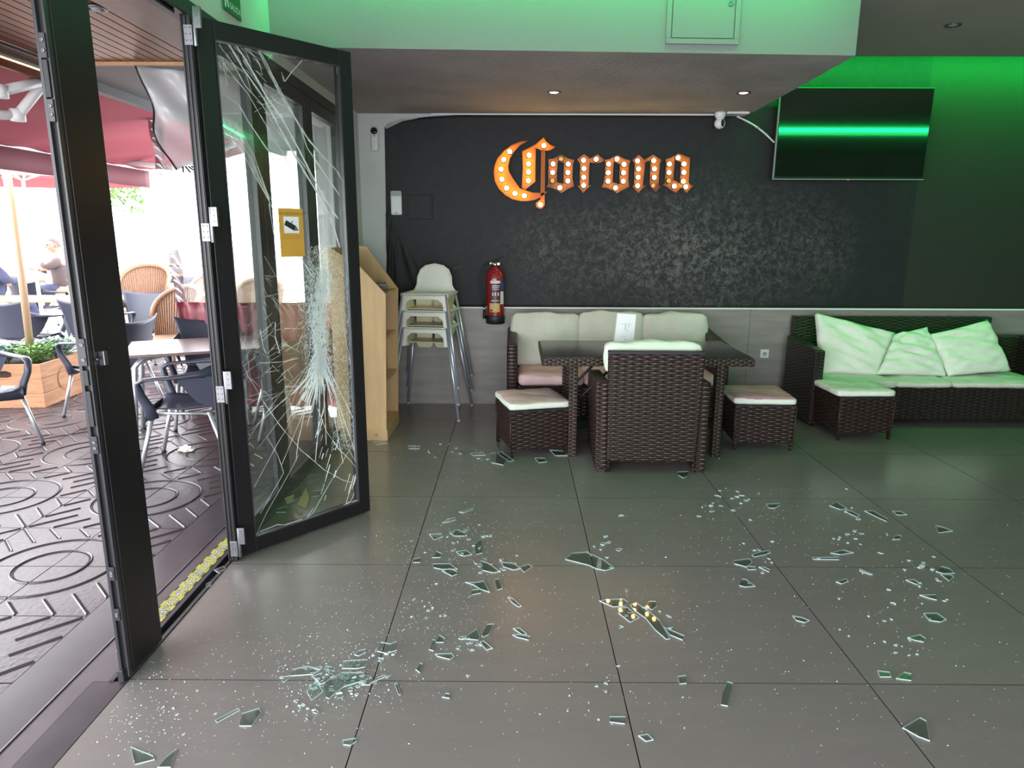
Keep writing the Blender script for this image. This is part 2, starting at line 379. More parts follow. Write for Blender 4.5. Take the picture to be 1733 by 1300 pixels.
def obj(name, bm, mats, parent=None, loc=None, rot=None, bevel=0, seg=2, smooth=False, subsurf=0, solid=0, shade=False):
    if bm is not None:
        if shade:
            for f in bm.faces: f.smooth = True
        bmesh.ops.recalc_face_normals(bm, faces=bm.faces)
        me = bpy.data.meshes.new(name); bm.to_mesh(me); bm.free()
        for m in (mats if isinstance(mats, (list, tuple)) else [mats]): me.materials.append(M[m] if isinstance(m, str) else m)
    o = bpy.data.objects.new(name, me); C.objects.link(o)
    if parent: o.parent = parent
    if loc is not None: o.location = loc
    if rot is not None: o.rotation_euler = rot
    if solid:
        s = o.modifiers.new('thickness', 'SOLIDIFY'); s.thickness = solid; s.offset = 0
    if bevel:
        b = o.modifiers.new('bevel', 'BEVEL'); b.width = bevel; b.segments = seg; b.limit_method = 'ANGLE'; b.angle_limit = .6
    if subsurf:
        s = o.modifiers.new('smooth', 'SUBSURF'); s.levels = subsurf; s.render_levels = subsurf
    return o
def tag(o, label=None, cat=None, group=None, kind=None):
    if label: o['label'] = label
    if cat: o['category'] = cat
    if group: o['group'] = group
    if kind: o['kind'] = kind
    return o
def thing(name, label, cat, loc=(0, 0, 0), rz=0, group=None):
    o = bpy.data.objects.new(name, None); C.objects.link(o); o.location = loc; o.rotation_euler = (0, 0, rz)
    o.empty_display_size = .1
    return tag(o, label, cat, group)
def struct(name, label=None, cat='structure'):
    o = bpy.data.objects.new(name, None); C.objects.link(o); o['kind'] = 'structure'
    if label: o['label'] = label
    o['category'] = cat
    return o
def dup(root, loc, rz, label, group=None):
    r = root.copy(); C.objects.link(r); r.location = loc; r.rotation_euler = (0, 0, rz); r['label'] = label
    if group: r['group'] = group
    for ch in list(root.children):
        c = ch.copy(); C.objects.link(c); c.parent = r
        for g in list(ch.children):
            d = g.copy(); C.objects.link(d); d.parent = c
    return r
def text(name, body, size, mat, parent, mtx, ext=.0005, offset=0, align='CENTER', sx=1):
    cu = bpy.data.curves.new(name, 'FONT'); cu.body = body; cu.size = size; cu.extrude = ext; cu.offset = offset
    cu.align_x = align; cu.align_y = 'CENTER'
    tmp = bpy.data.objects.new(name, cu); C.objects.link(tmp); bpy.context.view_layer.update()
    me = bpy.data.meshes.new_from_object(tmp.evaluated_get(bpy.context.evaluated_depsgraph_get())); bpy.data.objects.remove(tmp)
    me.materials.clear(); me.materials.append(M[mat]); o = bpy.data.objects.new(name, me); C.objects.link(o)
    if parent: o.parent = parent
    o.matrix_local = mtx @ Matrix.Diagonal((sx, 1, 1, 1))
    return o
FACE_CAM = Matrix.Rotation(PI/2, 4, 'X')          # text upright, read from -Y
def T(x, y, z): return Matrix.Translation((x, y, z))
# ================================================================== SETTING
YW = 6.43
# ---- floor of large porcelain tiles
fl = struct('floor', 'grey porcelain tile floor of the bar', 'floor')
b = NB(); box(b, (-1.40, -3, -.06), (6.4, YW, -.014)); obj('grout_bed', b, 'grout', fl)
tile_me = None
for i in range(-2, 7):
    for j in range(-6, 6):
        x0 = .388+.9*i; x1 = x0+.9; y0 = 2.215+.9*j; y1 = y0+.9
        cx0 = max(x0+.002, -1.40); cx1 = min(x1-.002, 6.4); cy0 = max(y0+.0018, -3); cy1 = min(y1-.0018, YW)
        if cx1-cx0 < .02 or cy1-cy0 < .02: continue
        full = (cx1-cx0 > .8955 and cy1-cy0 > .8955)
        if full and tile_me:
            o = bpy.data.objects.new('floor_tile', tile_me); C.objects.link(o); o.parent = fl
        else:
            b = NB(); box(b, (0, 0, -.015), (cx1-cx0, cy1-cy0, 0))
            for f in b.faces: f.material_index = 0 if f.calc_center_median().z > -.001 else 1
            o = obj('floor_tile', b, ['floor', 'grout'], fl)
            if full: tile_me = o.data
        o.location = (cx0, cy0, 0)
# ---- back wall
wb = struct('wall_back', 'back wall, plaster above a grey tile dado', 'wall')
b = NB(); box(b, (-1.8, YW, -.05), (6.4, YW+.15, 3.5)); obj('plaster', b, 'white_paint', wb)
tx = [-1.40, -.60, .33, 1.26, 2.19, 3.115, 4.04, 4.96, 5.89, 6.4]
for k in range(len(tx)-1):
    b = NB(); box(b, (tx[k]+.0015, YW-.012, 0), (tx[k+1]-.0015, YW, .915)); obj('dado_tile', b, 'dado_tile', wb)
t1 = struct('trim_1', 'thin white strip capping the dado tiles', 'trim')
b = NB(); box(b, (-1.20, YW-.02, .916), (6.4, YW, .930)); obj('strip', b, 'trim_white', t1, bevel=.002)
t2 = struct('trim_2', 'thin white strip where wallpaper meets the soffit', 'trim')
b = NB(); box(b, (-.75, YW-.02, 2.618), (2.0, YW, 2.63)); obj('strip', b, 'trim_white', t2)
b = NB(); box(b, (6.4, -3, -.05), (6.55, YW+.15, 3.5)); o = obj('wall_right', b, 'white_paint'); tag(o, 'right side wall', 'wall', kind='structure')
b = NB(); box(b, (3.3, 1.30, -.05), (6.4, 1.45, 2.66)); o = obj('wall_unseen_added', b, 'grey_plaster'); tag(o, 'added unseen wall that keeps the television reflection dark', 'wall', kind='structure')  # added out of view so the television mirrors a dark surface
b = NB(); box(b, (2.6, -3.15, -.05), (6.4, -3, 3.5)); box(b, (-1.47, -3.15, 2.3), (2.6, -3, 3.5)); o = obj('wall_rear', b, 'grey_plaster'); tag(o, 'unseen rear wall behind the viewer, its opening sized for the light', 'wall', kind='structure')  # unseen; added to limit the daylight arriving from behind
# ---- wallpaper with loose lower left corner folds and a curled top corner
def fold(x, z):
    # folds fan out from the alarm panel at (-1.10, 1.76) down and right
    dx = x+1.12; dz = 1.78-z
    if dz <= 0 or dx < -.1: return 0
    r = math.hypot(dx, dz); a = math.atan2(dx, dz)
    if a > 1.0: return 0
    env = min(1, r/.25)*max(0, 1-r/1.15)
    return env*1.6*(.020*math.sin(a*17) + .010*math.sin(a*31+1))*max(0, 1-a/1.0)
b = NB()
NX, NZ = 150, 70
def top_edge(x):
    # the paper has come away at its top left corner
    if x < -.32: return 2.515 + .105*max(0, 1-((-.32-x)/.84)**2)**.5
    return 2.62
def wp(s, q):
    s2 = s**1.7; x = -1.165 + s2*7.56; x += -.028*(1-q)*max(0, 1-s2*12)
    z = .931 + q*((top_edge(x) if x < 2.0 else 3.3)-.931)
    bump = fold(x, z)
    return Vector((x, YW-.006-abs(bump)*.9-(.004 if x < -1.1 else 0), z))
grid(b, NX, NZ, wp)
for x0, x1, z0, z1 in ((-.978, -.753, 1.72, 1.94),):
    pass
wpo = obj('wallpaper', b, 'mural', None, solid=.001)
tag(wpo, 'dark slate-look wallpaper peeling at its top left corner', 'wallpaper')
b = NB()
v = [b.verts.new(p) for p in ((-1.163, YW-.012, 2.525), (-1.145, YW-.05, 2.495), (-1.00, YW-.035, 2.562), (-.86, YW-.014, 2.59), (-1.02, YW-.012, 2.585))]
b.faces.new(v)
obj('curled_corner', b, 'mural_back', wpo, solid=.0015)
b = NB(); box(b, (-.976, YW-.018, 1.722), (-.756, YW-.006, 1.938)); obj('covered_junction_box', b, 'mural', wpo, bevel=.004)
# ---- ceilings and soffit
ZS = 2.63
cl = struct('ceiling', 'painted ceiling with dropped soffit and light coves', 'ceiling')
def sof_y(x): return 4.225 + (x+1.4)*(.165/3.4)
b = NB()
hexa(b, [(-1.47, sof_y(-1.4), ZS), (2.0, sof_y(2.0), ZS), (2.05, YW, ZS), (-1.47, YW, ZS), (-1.47, sof_y(-1.4), 3.45), (2.0, sof_y(2.0), 3.45), (2.05, YW, 3.45), (-1.47, YW, 3.45)])
for f in b.faces:
    n = f.calc_center_median()
    f.material_index = 1 if n.z < ZS+.01 else 0
obj('soffit', b, ['soffit_face', 'grey_plaster'], cl)
b = NB(); box(b, (2.06, 1.5, 3.02), (6.4, 6.06, 3.07)); obj('tray_ceiling', b, 'ceiling_right', cl)
b = NB(); box(b, (-1.16, -3, 3.02), (2.055, 4.09, 3.07)); obj('main_ceiling', b, 'white_paint', cl)
b = NB(); box(b, (-1.6, -3, 3.45), (6.4, 6.6, 3.5)); obj('ceiling_slab', b, 'white_paint', cl)
b = NB(); box(b, (2.0, -.4, 2.66), (6.4, 1.47, 2.92)); obj('cross_beam', b, 'soffit_face', cl)
b = NB(); box(b, (2.0, -3, 2.92), (6.4, 1.38, 3.12)); obj('rear_ceiling', b, 'white_paint', cl)
# LED strips in the coves
b = NB(); box(b, (2.2, 1.475, 2.925), (6.3, 1.482, 2.935)); tag(obj('led_strip', b, 'led_beam'), 'green LED strip lying along the top of the cross beam', 'light strip')
b = NB(); box(b, (2.1, 6.035, 3.071), (6.3, 6.055, 3.082)); tag(obj('led_strip', b, 'led'), 'green LED strip in the cove above the dark right-hand wall', 'light strip')
b = NB(); box(b, (-1.1, 4.10, 3.08), (1.95, 4.12, 3.09)); tag(obj('led_strip', b, 'led'), 'green LED strip in the cove in front of the soffit face', 'light strip')
# ---- wall above the folding doors
wl = struct('wall_left', 'white wall above and beyond the folding doors', 'wall')
b = NB(); box(b, (-1.47, -3, 2.56), (-1.40, YW, 3.5)); box(b, (-1.47, 5.78, -.02), (-1.40, YW, 2.56)); obj('plaster', b, 'white_paint', wl)
# ---- folding door wall: header rail, tracks
hd = struct('trim_3', 'black aluminium header rail over the folding doors', 'trim')
b = NB(); box(b, (-1.475, -3, 2.495), (-1.395, 5.78, 2.562)); box(b, (-1.455, -3, 2.48), (-1.415, 3.1, 2.495)); obj('header_rail', b, 'black_alu', hd, bevel=.003)
th = struct('trim_4', 'threshold of dark stone with a black door track', 'threshold')
b = NB(); box(b, (-1.81, -3, -.05), (-1.608, 5.9, .0)); obj('granite_strip', b, 'threshold', th)
b = NB(); box(b, (-1.602, 2.2, -.05), (-1.468, 5.9, .002)); box(b, (-1.602, -3, -.05), (-1.525, 2.2, .002)); obj('plum_strip', b, 'threshold2', th)
b = NB(); box(b, (-1.525, -3, -.05), (-1.402, 2.2, .0015)); obj('dark_strip', b, 'threshold', th)
b = NB(); box(b, (-1.608, -3, -.04), (-1.602, 5.9, .006)); obj('metal_line', b, 'steel', th)
b = NB(); box(b, (-1.468, 2.2, -.04), (-1.45, 5.9, .006)); box(b, (-1.45, 2.2, -.04), (-1.418, 5.9, -.02)); box(b, (-1.418, 2.2, -.04), (-1.402, 5.9, .004)); obj('door_track', b, 'black_alu2', th)
# yellow distance tape with its printed words
tp = thing('floor_tape', 'yellow safety-distance tape stuck along the door threshold', 'tape', (-1.51, 2.89, .0025))
b = NB(); box(b, (-.035, -.51, 0), (.035, .51, .001)); obj('strip', b, 'yellow', tp)
b = NB()
for k in range(12):
    y = -.51+k*.085
    box(b, (.027, y, .001), (.0352, y+.04, .0016)); box(b, (-.0352, y+.04, .001), (-.027, y+.08, .0016))
o = obj('black_blocks', b, 'black_print', tp); o['kind'] = 'stuff'
mt = T(0, -.0, .0012) @ Matrix.Rotation(-PI/2, 4, 'Z')
text('printed_outline', 'TENGA LA DISTANCIA·DE·SEGURIDA', .052, 'black_print', tp, mt, .0002, .0026, sx=1.02)
text('printed_words', 'TENGA LA DISTANCIA·DE·SEGURIDA', .052, 'label_white', tp, T(0, 0, .0018) @ Matrix.Rotation(-PI/2, 4, 'Z'), .0002, -.0006, sx=1.02)
# ---- leaf builder (local: x along the leaf, y thickness, z up)
def leaf_frame(parent, L, zb, zt, sl, sr, rb, rt, th=.055, mat='black_alu'):
    for nm, lo, hi in (('stile', (0, 0, zb), (sl, th, zt)), ('stile', (L-sr, 0, zb), (L, th, zt)), ('rail', (sl, 0, zb), (L-sr, th, zb+rb)), ('rail', (sl, 0, zt-rt), (L-sr, th, zt))):
        b = NB(); box(b, lo, hi); obj(nm, b, mat, parent, bevel=.004)
    # glazing bead, slightly lighter
    b = NB()
    for lo, hi in (((sl, -.003, zb+rb), (sl+.006, .02, zt-rt)), ((L-sr-.006, -.003, zb+rb), (L-sr, .02, zt-rt)), ((sl, -.003, zb+rb), (L-sr, .02, zb+rb+.006)), ((sl, -.003, zt-rt-.006), (L-sr, .02, zt-rt))): box(b, lo, hi)
    obj('glazing_bead', b, 'black_alu2', parent)
def leaf_root(name, label, x, y, ang):
    r = struct(name, label, 'door'); r.location = (x, y, 0); r.rotation_euler = (0, 0, ang); return r
LA = math.radians(48.78)
d1 = leaf_root('door_1', 'open folding glass door with shattered pane and black frame', -1.364, 3.165, LA)
leaf_frame(d1, .794, .012, 2.492, .080, .072, .075, .076)
b = NB(); box(b, (.078, .018, .085), (.724, .024, 2.418)); obj('glass_pane', b, 'glass', d1)
# double hinge-side profile seen edge on
b = NB(); box(b, (-.012, .006, .012), (-.002, .05, 2.49)); box(b, (-.022, .014, .012), (-.012, .042, 2.49)); obj('gasket', b, 'black_alu2', d1)
# hinge post (edge of the neighbouring leaf)
d2 = leaf_root('door_2', 'black hinge post carrying the open shattered door', 0, 0, 0)
b = NB(); box(b, (-1.414, 3.13, .005), (-1.366, 3.235, 2.49)); obj('stile', b, 'black_alu', d2, bevel=.006)
b = NB()
for x in (-1.408, -1.391, -1.374): box(b, (x, 3.124, .02), (x+.004, 3.133, 2.48))
obj('groove_ridges', b, 'black_alu2', d2)
def hinge(z, dx=0):
    b = NB(); box(b, (-1.396, 3.122, z-.065), (-1.360, 3.137, z+.015)); tube(b, [(-1.350, 3.128, z-.07), (-1.350, 3.128, z+.085)], .009, 10)
    box(b, (-1.350, 3.12, z+.0), (-1.320, 3.137, z+.085))
    for zz in (-.05, -.025, 0):
        box(b, (-1.391, 3.118, z+zz), (-1.385, 3.123, z+zz+.006)); box(b, (-1.373, 3.118, z+zz), (-1.367, 3.123, z+zz+.006))
    for zz in (.02, .045, .07): box(b, (-1.338, 3.117, z+zz), (-1.332, 3.121, z+zz+.006))
    obj('hinge', b, 'steel', d2, bevel=.0015)
for z in (2.43, 1.62, .88, .10): hinge(z)
# fixed leaves beyond
for k, (y0, y1) in enumerate(((3.262, 3.952), (3.956, 4.862), (4.866, 5.776))):
    r = leaf_root('window_%d' % (k+1), ('glazed facade leaf next to the hinge post', 'second glazed facade leaf, beside the shattered door', 'last glazed facade leaf, behind the bookcase')[k], -1.455, y0, PI/2)
    leaf_frame(r, y1-y0, .012, 2.492, .10, .10, .085, .08, .055)
    for ch in r.children: ch.location.y = -.055
    b = NB(); box(b, (.098, -.03, .09), (y1-y0-.098, -.024, 2.42)); obj('glass_pane', b, 'glass_fixed', r)
# near post: lock stile of the next folding leaf
d3 = leaf_root('door_3', 'near black door stile with lock plates down its edge', 0, 0, 0)
b = NB(); box(b, (-1.424, 2.222, .012), (-1.396, 2.448, 2.49)); obj('stile', b, 'black_alu', d3, bevel=.004)
b = NB(); box(b, (-1.4250, 2.200, .018), (-1.4149, 2.224, 2.49)); box(b, (-1.3998, 2.206, .018), (-1.3929, 2.224, 2.49)); box(b, (-1.398, 2.24, .02), (-1.394, 2.2425, 2.49)); obj('edge_channel', b, 'black_alu2', d3, bevel=.001)
b = NB(); box(b, (-1.4149, 2.214, .018), (-1.3998, 2.222, 2.49)); obj('channel_floor', b, 'rubber', d3)
def lockplate(z0, z1, nm='lock_plate'):
    b = NB(); box(b, (-1.4156, 2.200, z0), (-1.3979, 2.212, z1)); o = obj(nm, b, 'black_alu2', d3, bevel=.001)
    b = NB()
    for z in (z0+.02, z1-.02): lathe(b, [(.0055, 0), (.0055, .003), (.003, .003), (.003, .0005)], 12, T(-1.4067, 2.200, z) @ Matrix.Rotation(PI/2, 4, 'X'))
    obj('screw', b, 'steel', o)
for z0, z1 in ((2.10, 2.17), (1.92, 1.985), (1.165, 1.255), (.865, .925), (.40, .45), (.245, .29)): lockplate(z0, z1)
for z0, z1 in ((1.99, 2.095), (1.10, 1.15), (.96, 1.08)):
    b = NB(); box(b, (-1.4143, 2.2005, z0), (-1.4004, 2.2125, z1)); obj('latch_slot', b, 'rubber', d3)
b = NB(); box(b, (-1.396, 2.262, 1.155), (-1.376, 2.284, 1.205)); tube(b, [(-1.397, 2.244, 1.18), (-1.385, 2.244, 1.18)], .006, 8); obj('thumb_latch', b, 'steel', d3, bevel=.002)
b = NB(); lathe(b, [(.006, 0), (.006, .004), (.001, .005)], 10, T(-1.396, 2.32, 1.205) @ Matrix.Rotation(PI/2, 4, 'Y')); obj('screw', b, 'rubber', d3)
b = NB(); box(b, (-1.4288, 2.192, .004), (-1.4086, 2.225, .05)); obj('foot_guide', b, 'black_alu2', d3, bevel=.002)
# ---- cracks in the open door's pane: pixel traces taken to the pane's own plane
pa = Vector((-1.364, 3.165, 0)); px_ = Vector((math.cos(LA), math.sin(LA), 0)); pn = Vector((-math.sin(LA), math.cos(LA), 0))
def pane(u, v):
    d = _f + _r*((u-866.5)/F) + _d*((v-650)/F); o = Vector((0, 0, H))
    t = (pa + pn*.018 - o).dot(pn)/d.dot(pn); p = o+d*t
    return (p-pa).dot(px_), p.z
SLO, SHI, ZLO, ZHI = .088, .716, .094, 2.41
cb = NB()
def seg(s0, z0, s1, z1, w):
    s0 = min(max(s0, SLO), SHI); s1 = min(max(s1, SLO), SHI); z0 = min(max(z0, ZLO), ZHI); z1 = min(max(z1, ZLO), ZHI)
    d = Vector((s1-s0, z1-z0))
    if d.length < 1e-4: return
    n = Vector((-d.y, d.x)).normalized()*w/2
    v = [cb.verts.new(p) for p in ((s0-n.x, .0172, z0-n.y), (s1-n.x*.6, .0172, z1-n.y*.6), (s1+n.x*.6, .0172, z1+n.y*.6), (s0+n.x, .0172, z0+n.y))]
    cb.faces.new(v)
    v2 = [cb.verts.new((s0, .0155, z0)), cb.verts.new((s1, .0155, z1))]
    cb.faces.new((v[0], v[1], v2[1], v2[0])); cb.faces.new((v[3], v[2], v2[1], v2[0]))
def crack(pts, w=.0025, jit=.004, dup_=0):
    for q in range(dup_+1):
        off = (random.uniform(-1, 1)*.006*q, random.uniform(-1, 1)*.006*q)
        P = [pane(*p) for p in pts]
        out = []
        for a, c in zip(P[:-1], P[1:]):
            L = math.hypot(c[0]-a[0], c[1]-a[1]); n = max(1, int(L/.05))
            for k in range(n): out.append((a[0]+(c[0]-a[0])*k/n, a[1]+(c[1]-a[1])*k/n))
        out.append(P[-1])
        out = [(a+random.gauss(0, jit*.2)+off[0], c+random.gauss(0, jit*.2)+off[1]) for a, c in out]
        for a, c in zip(out[:-1], out[1:]): seg(a[0], a[1], c[0], c[1], w*random.uniform(.8, 1.7))
RC = random.Random(3)
crack([(385, 68), (410, 115), (445, 165), (472, 215), (502, 270), (532, 320), (558, 365), (575, 420)], .005, dup_=1)
crack([(400, 72), (430, 125), (452, 165), (480, 205), (507, 255), (530, 300), (552, 340), (572, 370)], .004, dup_=2)
crack([(437, 82), (455, 120), (478, 165), (500, 200), (522, 235), (545, 262), (572, 290), (590, 305)], .003, dup_=1)
crack([(440, 82), (462, 130), (490, 180), (510, 220), (520, 250), (548, 292), (575, 330)], .003, dup_=1)
crack([(372, 100), (395, 130), (420, 160), (440, 195), (462, 232), (480, 262), (493, 287)], .004)
crack([(380, 160), (405, 178), (420, 205), (443, 240), (458, 262), (470, 286)], .004)
crack([(370, 75), (392, 105), (415, 145), (442, 175), (470, 222), (500, 262), (520, 287), (545, 340), (560, 380)], .003)
for k in range(9):
    o_ = k*2.6
    crack([(378+o_, 200+o_*.3), (395+o_, 232), (412+o_*.9, 262), (432+o_*.5, 300), (453+o_*.2, 338)], .0018, .008)
crack([(453, 335), (470, 372), (505, 430), (530, 470)], .004, dup_=1)
crack([(455, 345), (462, 390), (470, 420)], .003)
crack([(512, 98), (495, 120), (482, 138), (476, 122)], .0025)
crack([(480, 138), (478, 128)], .0025); crack([(514, 96), (520, 103)], .004)
crack([(470, 80), (460, 92), (455, 100)], .002)
for k in range(34):      # splinters in the top left corner
    u = 366+RC.random()*70; v = 66+(u-366)*.2+RC.random()*45; a = RC.uniform(.5, 1.4); L = RC.uniform(12, 42)
    crack([(u, v), (u+L*math.cos(a), v+L*math.sin(a))], RC.uniform(.001, .0028), .002)
for k in range(14):
    u = 430+RC.random()*35; v = 160+RC.random()*40; a = RC.uniform(-.9, 1.0); L = RC.uniform(10, 24)
    crack([(u, v), (u+L*math.cos(a), v+L*math.sin(a))], .0016, .002)
for k in range(12):
    u = 375+RC.random()*20; v = 210+RC.random()*60; a = RC.uniform(-2, 2); L = RC.uniform(5, 14)
    crack([(u, v), (u+L*math.cos(a), v+L*math.sin(a))], .0022, .001)
# radial cracks below the impact
IX, IY = 541, 612
for k in range(46):
    a = math.radians(58+k*1.65+RC.uniform(-1, 1)); L = RC.uniform(30, 90) if k % 5 else RC.uniform(110, 190)
    crack([(IX+6*math.cos(a), IY-RC.uniform(0, 30)), (IX+L*.5*math.cos(a), IY+L*.5*math.sin(a)), (IX+L*math.cos(a+.04), IY+L*math.sin(a+.04))], RC.uniform(.0015, .006), .003)
for pts, ww in (([(535, 640), (520, 680), (505, 745), (501, 780)], .003), ([(550, 650), (548, 690), (536, 735), (545, 725)], .003), ([(560, 620), (566, 665), (575, 705), (590, 760), (603, 780)], .003),
                ([(405, 600), (420, 636), (446, 680), (470, 716), (508, 760), (548, 795), (580, 812), (600, 818)], .0025), ([(575, 520), (590, 600), (602, 640)], .002),
                ([(434, 905), (450, 870), (490, 800), (505, 770)], .002), ([(520, 895), (530, 868), (548, 835), (580, 780), (604, 740)], .002), ([(538, 692), (552, 730), (575, 762), (604, 790)], .003),
                ([(400, 640), (440, 615), (480, 612), (505, 606)], .0022), ([(410, 690), (440, 672), (500, 660), (530, 650)], .0018), ([(415, 750), (450, 700), (480, 660), (520, 620)], .0018),
                ([(430, 825), (470, 750), (500, 700), (520, 640)], .0018), ([(440, 870), (480, 800), (470, 770), (452, 740)], .0018), ([(395, 545), (420, 552), (425, 546)], .002), ([(430, 575), (424, 590), (418, 600), (424, 640), (440, 655)], .002),
                ([(440, 558), (446, 590), (451, 598)], .003), ([(466, 545), (465, 570), (474, 598)], .003), ([(590, 105), (586, 118), (583, 128)], .002),
                ([(600, 430), (590, 450), (594, 480), (588, 520)], .002), ([(560, 440), (575, 460), (598, 480)], .002), ([(548, 555), (570, 600), (600, 605)], .002),
                ([(440, 900), (470, 888), (482, 890), (485, 898), (512, 888)], .003), ([(520, 880), (530, 860)], .003)):
    crack(pts, ww, .004)
for k in range(26):      # bright slivers low in the pane
    u = RC.choice([RC.uniform(545, 562), RC.uniform(588, 606), RC.uniform(535, 604)]); v = RC.uniform(690, 860) if u < 575 else RC.uniform(800, 862)
    L = RC.uniform(8, 30); crack([(u, v), (u-L*.3, v+L)], RC.uniform(.002, .007), .001)
for k in range(60):      # fine lines on the left third
    u = RC.uniform(445, 530); v = RC.uniform(430, 520); L = RC.uniform(10, 45); a = RC.uniform(.6, 1.2) if RC.random() < .7 else RC.uniform(-.3, .3)
    crack([(u, v), (u+L*math.cos(a), v+L*math.sin(a))], .0011, .002)
for k in range(70):
    u = RC.uniform(400, 520); v = RC.uniform(540, 700); L = RC.uniform(6, 34); a = -RC.uniform(.5, .9) if RC.random() < .6 else RC.uniform(-1.5, 1.5)
    crack([(u, v), (u+L*math.cos(a), v+L*math.sin(a))], RC.uniform(.001, .0022), .002)
# the whitened crush band and its mosaic of crazed glass
for k in range(4200):
    t = RC.random(); v = 415+t*225; c = 545-6*t+4*math.sin(t*9); core = RC.random() < .42
    sp_ = (4+3*math.sin(PI*t)) if core else (9+15*math.sin(PI*min(1, t*1.05)))
    u = RC.gauss(c, sp_)
    if u > 606 or u < 505 or (core and (v < 455 or v > 630)): continue
    a = RC.gauss(PI/2, .35 if core else .8); L = RC.uniform(3, 12) if core else RC.uniform(2, 8)
    du, dv = L*math.cos(a), L*math.sin(a)
    s0, z0 = pane(u, v); s1, z1 = pane(u+du, v+dv); seg(s0, z0, s1, z1, RC.uniform(.0015, .0035) if core else RC.uniform(.0007, .0016))
for k in range(2300):
    u = RC.uniform(562, 606); v = RC.uniform(470, 760)
    if RC.random() > (.9 if v > 600 else .5): continue
    a = RC.uniform(0, PI); L = RC.uniform(2, 6); s0, z0 = pane(u, v); s1, z1 = pane(u+L*math.cos(a), v+L*math.sin(a)); seg(s0, z0, s1, z1, .0009)
co_ = obj('glass_crack', cb, 'crack', d1); co_['kind'] = 'stuff'
# security notice stuck to the pane
s0, z1 = pane(470, 352); s1, z0 = pane(516, 434)
nc = thing('security_notice', 'yellow notice with a camera picture stuck on the shattered door glass', 'notice', (pa + px_*((s0+s1)/2) + pn*.0165), LA)
nc.location.z = (z0+z1)/2; hw = (s1-s0)/2; hh = (z1-z0)/2
b = NB(); box(b, (-hw, -.001, -hh), (hw, 0, hh)); obj('yellow_card', b, 'notice', nc)
b = NB(); box(b, (-hw*.62, -.002, -hh*.02), (hw*.62, -.001, hh*.66)); obj('white_panel', b, 'label_white', nc)
b = NB(); mm = T(-.004, -.002, hh*.28) @ Matrix.Rotation(math.radians(28), 4, 'Y')
box(b, (-.034, -.001, -.013), (.026, 0, .013), mm); box(b, (.028, -.001, -.009), (.034, 0, .009), mm); box(b, (-.004, -.001, .013), (.0, 0, .026), mm); box(b, (.036, -.001, -.004), (.044, 0, .004), mm)
obj('camera_picture', b, 'black_print', nc)
text('printed_words', 'ZONA VIDEOVIGILADA', .0165, 'brown_print', nc, T(0, -.0015, hh*.78) @ FACE_CAM, .0001)
b = NB()
for z in (-.12, -.2): box(b, (-hw*.8, -.0015, hh*z*1.2), (hw*.7, -.001, hh*z*1.2+.0015))
obj('ruled_line', b, 'brown_print', nc)
# ---- exit sign
ex = thing('exit_sign', 'green running-man exit sign above the folding doors', 'sign', (-1.396, 3.68, 2.70), PI/2)
b = NB(); box(b, (-.12, -.006, -.065), (.10, 0, .09)); obj('plate', b, 'green_plate', ex, bevel=.004)
text('printed_words', 'SALIDA', .042, 'label_white', ex, T(.025, -.0065, -.03) @ FACE_CAM, .0002)
b = NB(); mm = T(-.08, -.0065, 0) @ FACE_CAM
prism(b, [(-.025, -.05), (-.008, -.05), (-.008, -.01), (.015, -.045), (.028, -.04), (.012, .0), (.022, .012), (.015, .03), (-.02, .03), (-.03, .0), (-.02, -.005)], 0, .0006, lambda x, y, h: mm @ Vector((x, y, h)))
lathe(b, [(.011, 0), (.011, .0006)], 12, mm @ T(0, .045, 0)); obj('running_figure', b, 'label_white', ex)
# ================================================================== THINGS INDOORS
def cushion(bm, cx, cy, cz, sx, sy, sz, puff=.25, mtx=None, seed=0, wr=.004):
    """soft box cushion: rounded edges, slight puff and wrinkles"""
    R = random.Random(seed); ph = [R.uniform(0, 6) for _ in range(6)]
    nu, nv = 14, 14
    def P(a, b, top):
        x = (a*2-1); y = (b*2-1)
        e = (max(0, 1-abs(x)**6)*max(0, 1-abs(y)**6))
        h = (1-puff) + puff*e**.6
        h *= e**.12 if e > 0 else 0
        wv = wr*(math.sin(x*7+ph[0]+y*2)+math.sin(y*9+ph[1]-x*3)+math.sin((x+y)*13+ph[2])*.5)*e
        k = 1 - .06*(1-e)*0
        p = Vector((cx + x*sx/2*k, cy + y*sy/2*k, cz + (sz/2*h + wv)*(1 if top else -1)))
        return mtx @ p if mtx else p
    for top in (True, False):
        v = [[bm.verts.new(P(i/nu, j/nv, top)) for j in range(nv+1)] for i in range(nu+1)]
        for i in range(nu):
            for j in range(nv):
                q = (v[i][j], v[i+1][j], v[i+1][j+1], v[i][j+1])
                f = bm.faces.new(q if top else q[::-1]); f.smooth = True
    bmesh.ops.remove_doubles(bm, verts=bm.verts, dist=.0008)
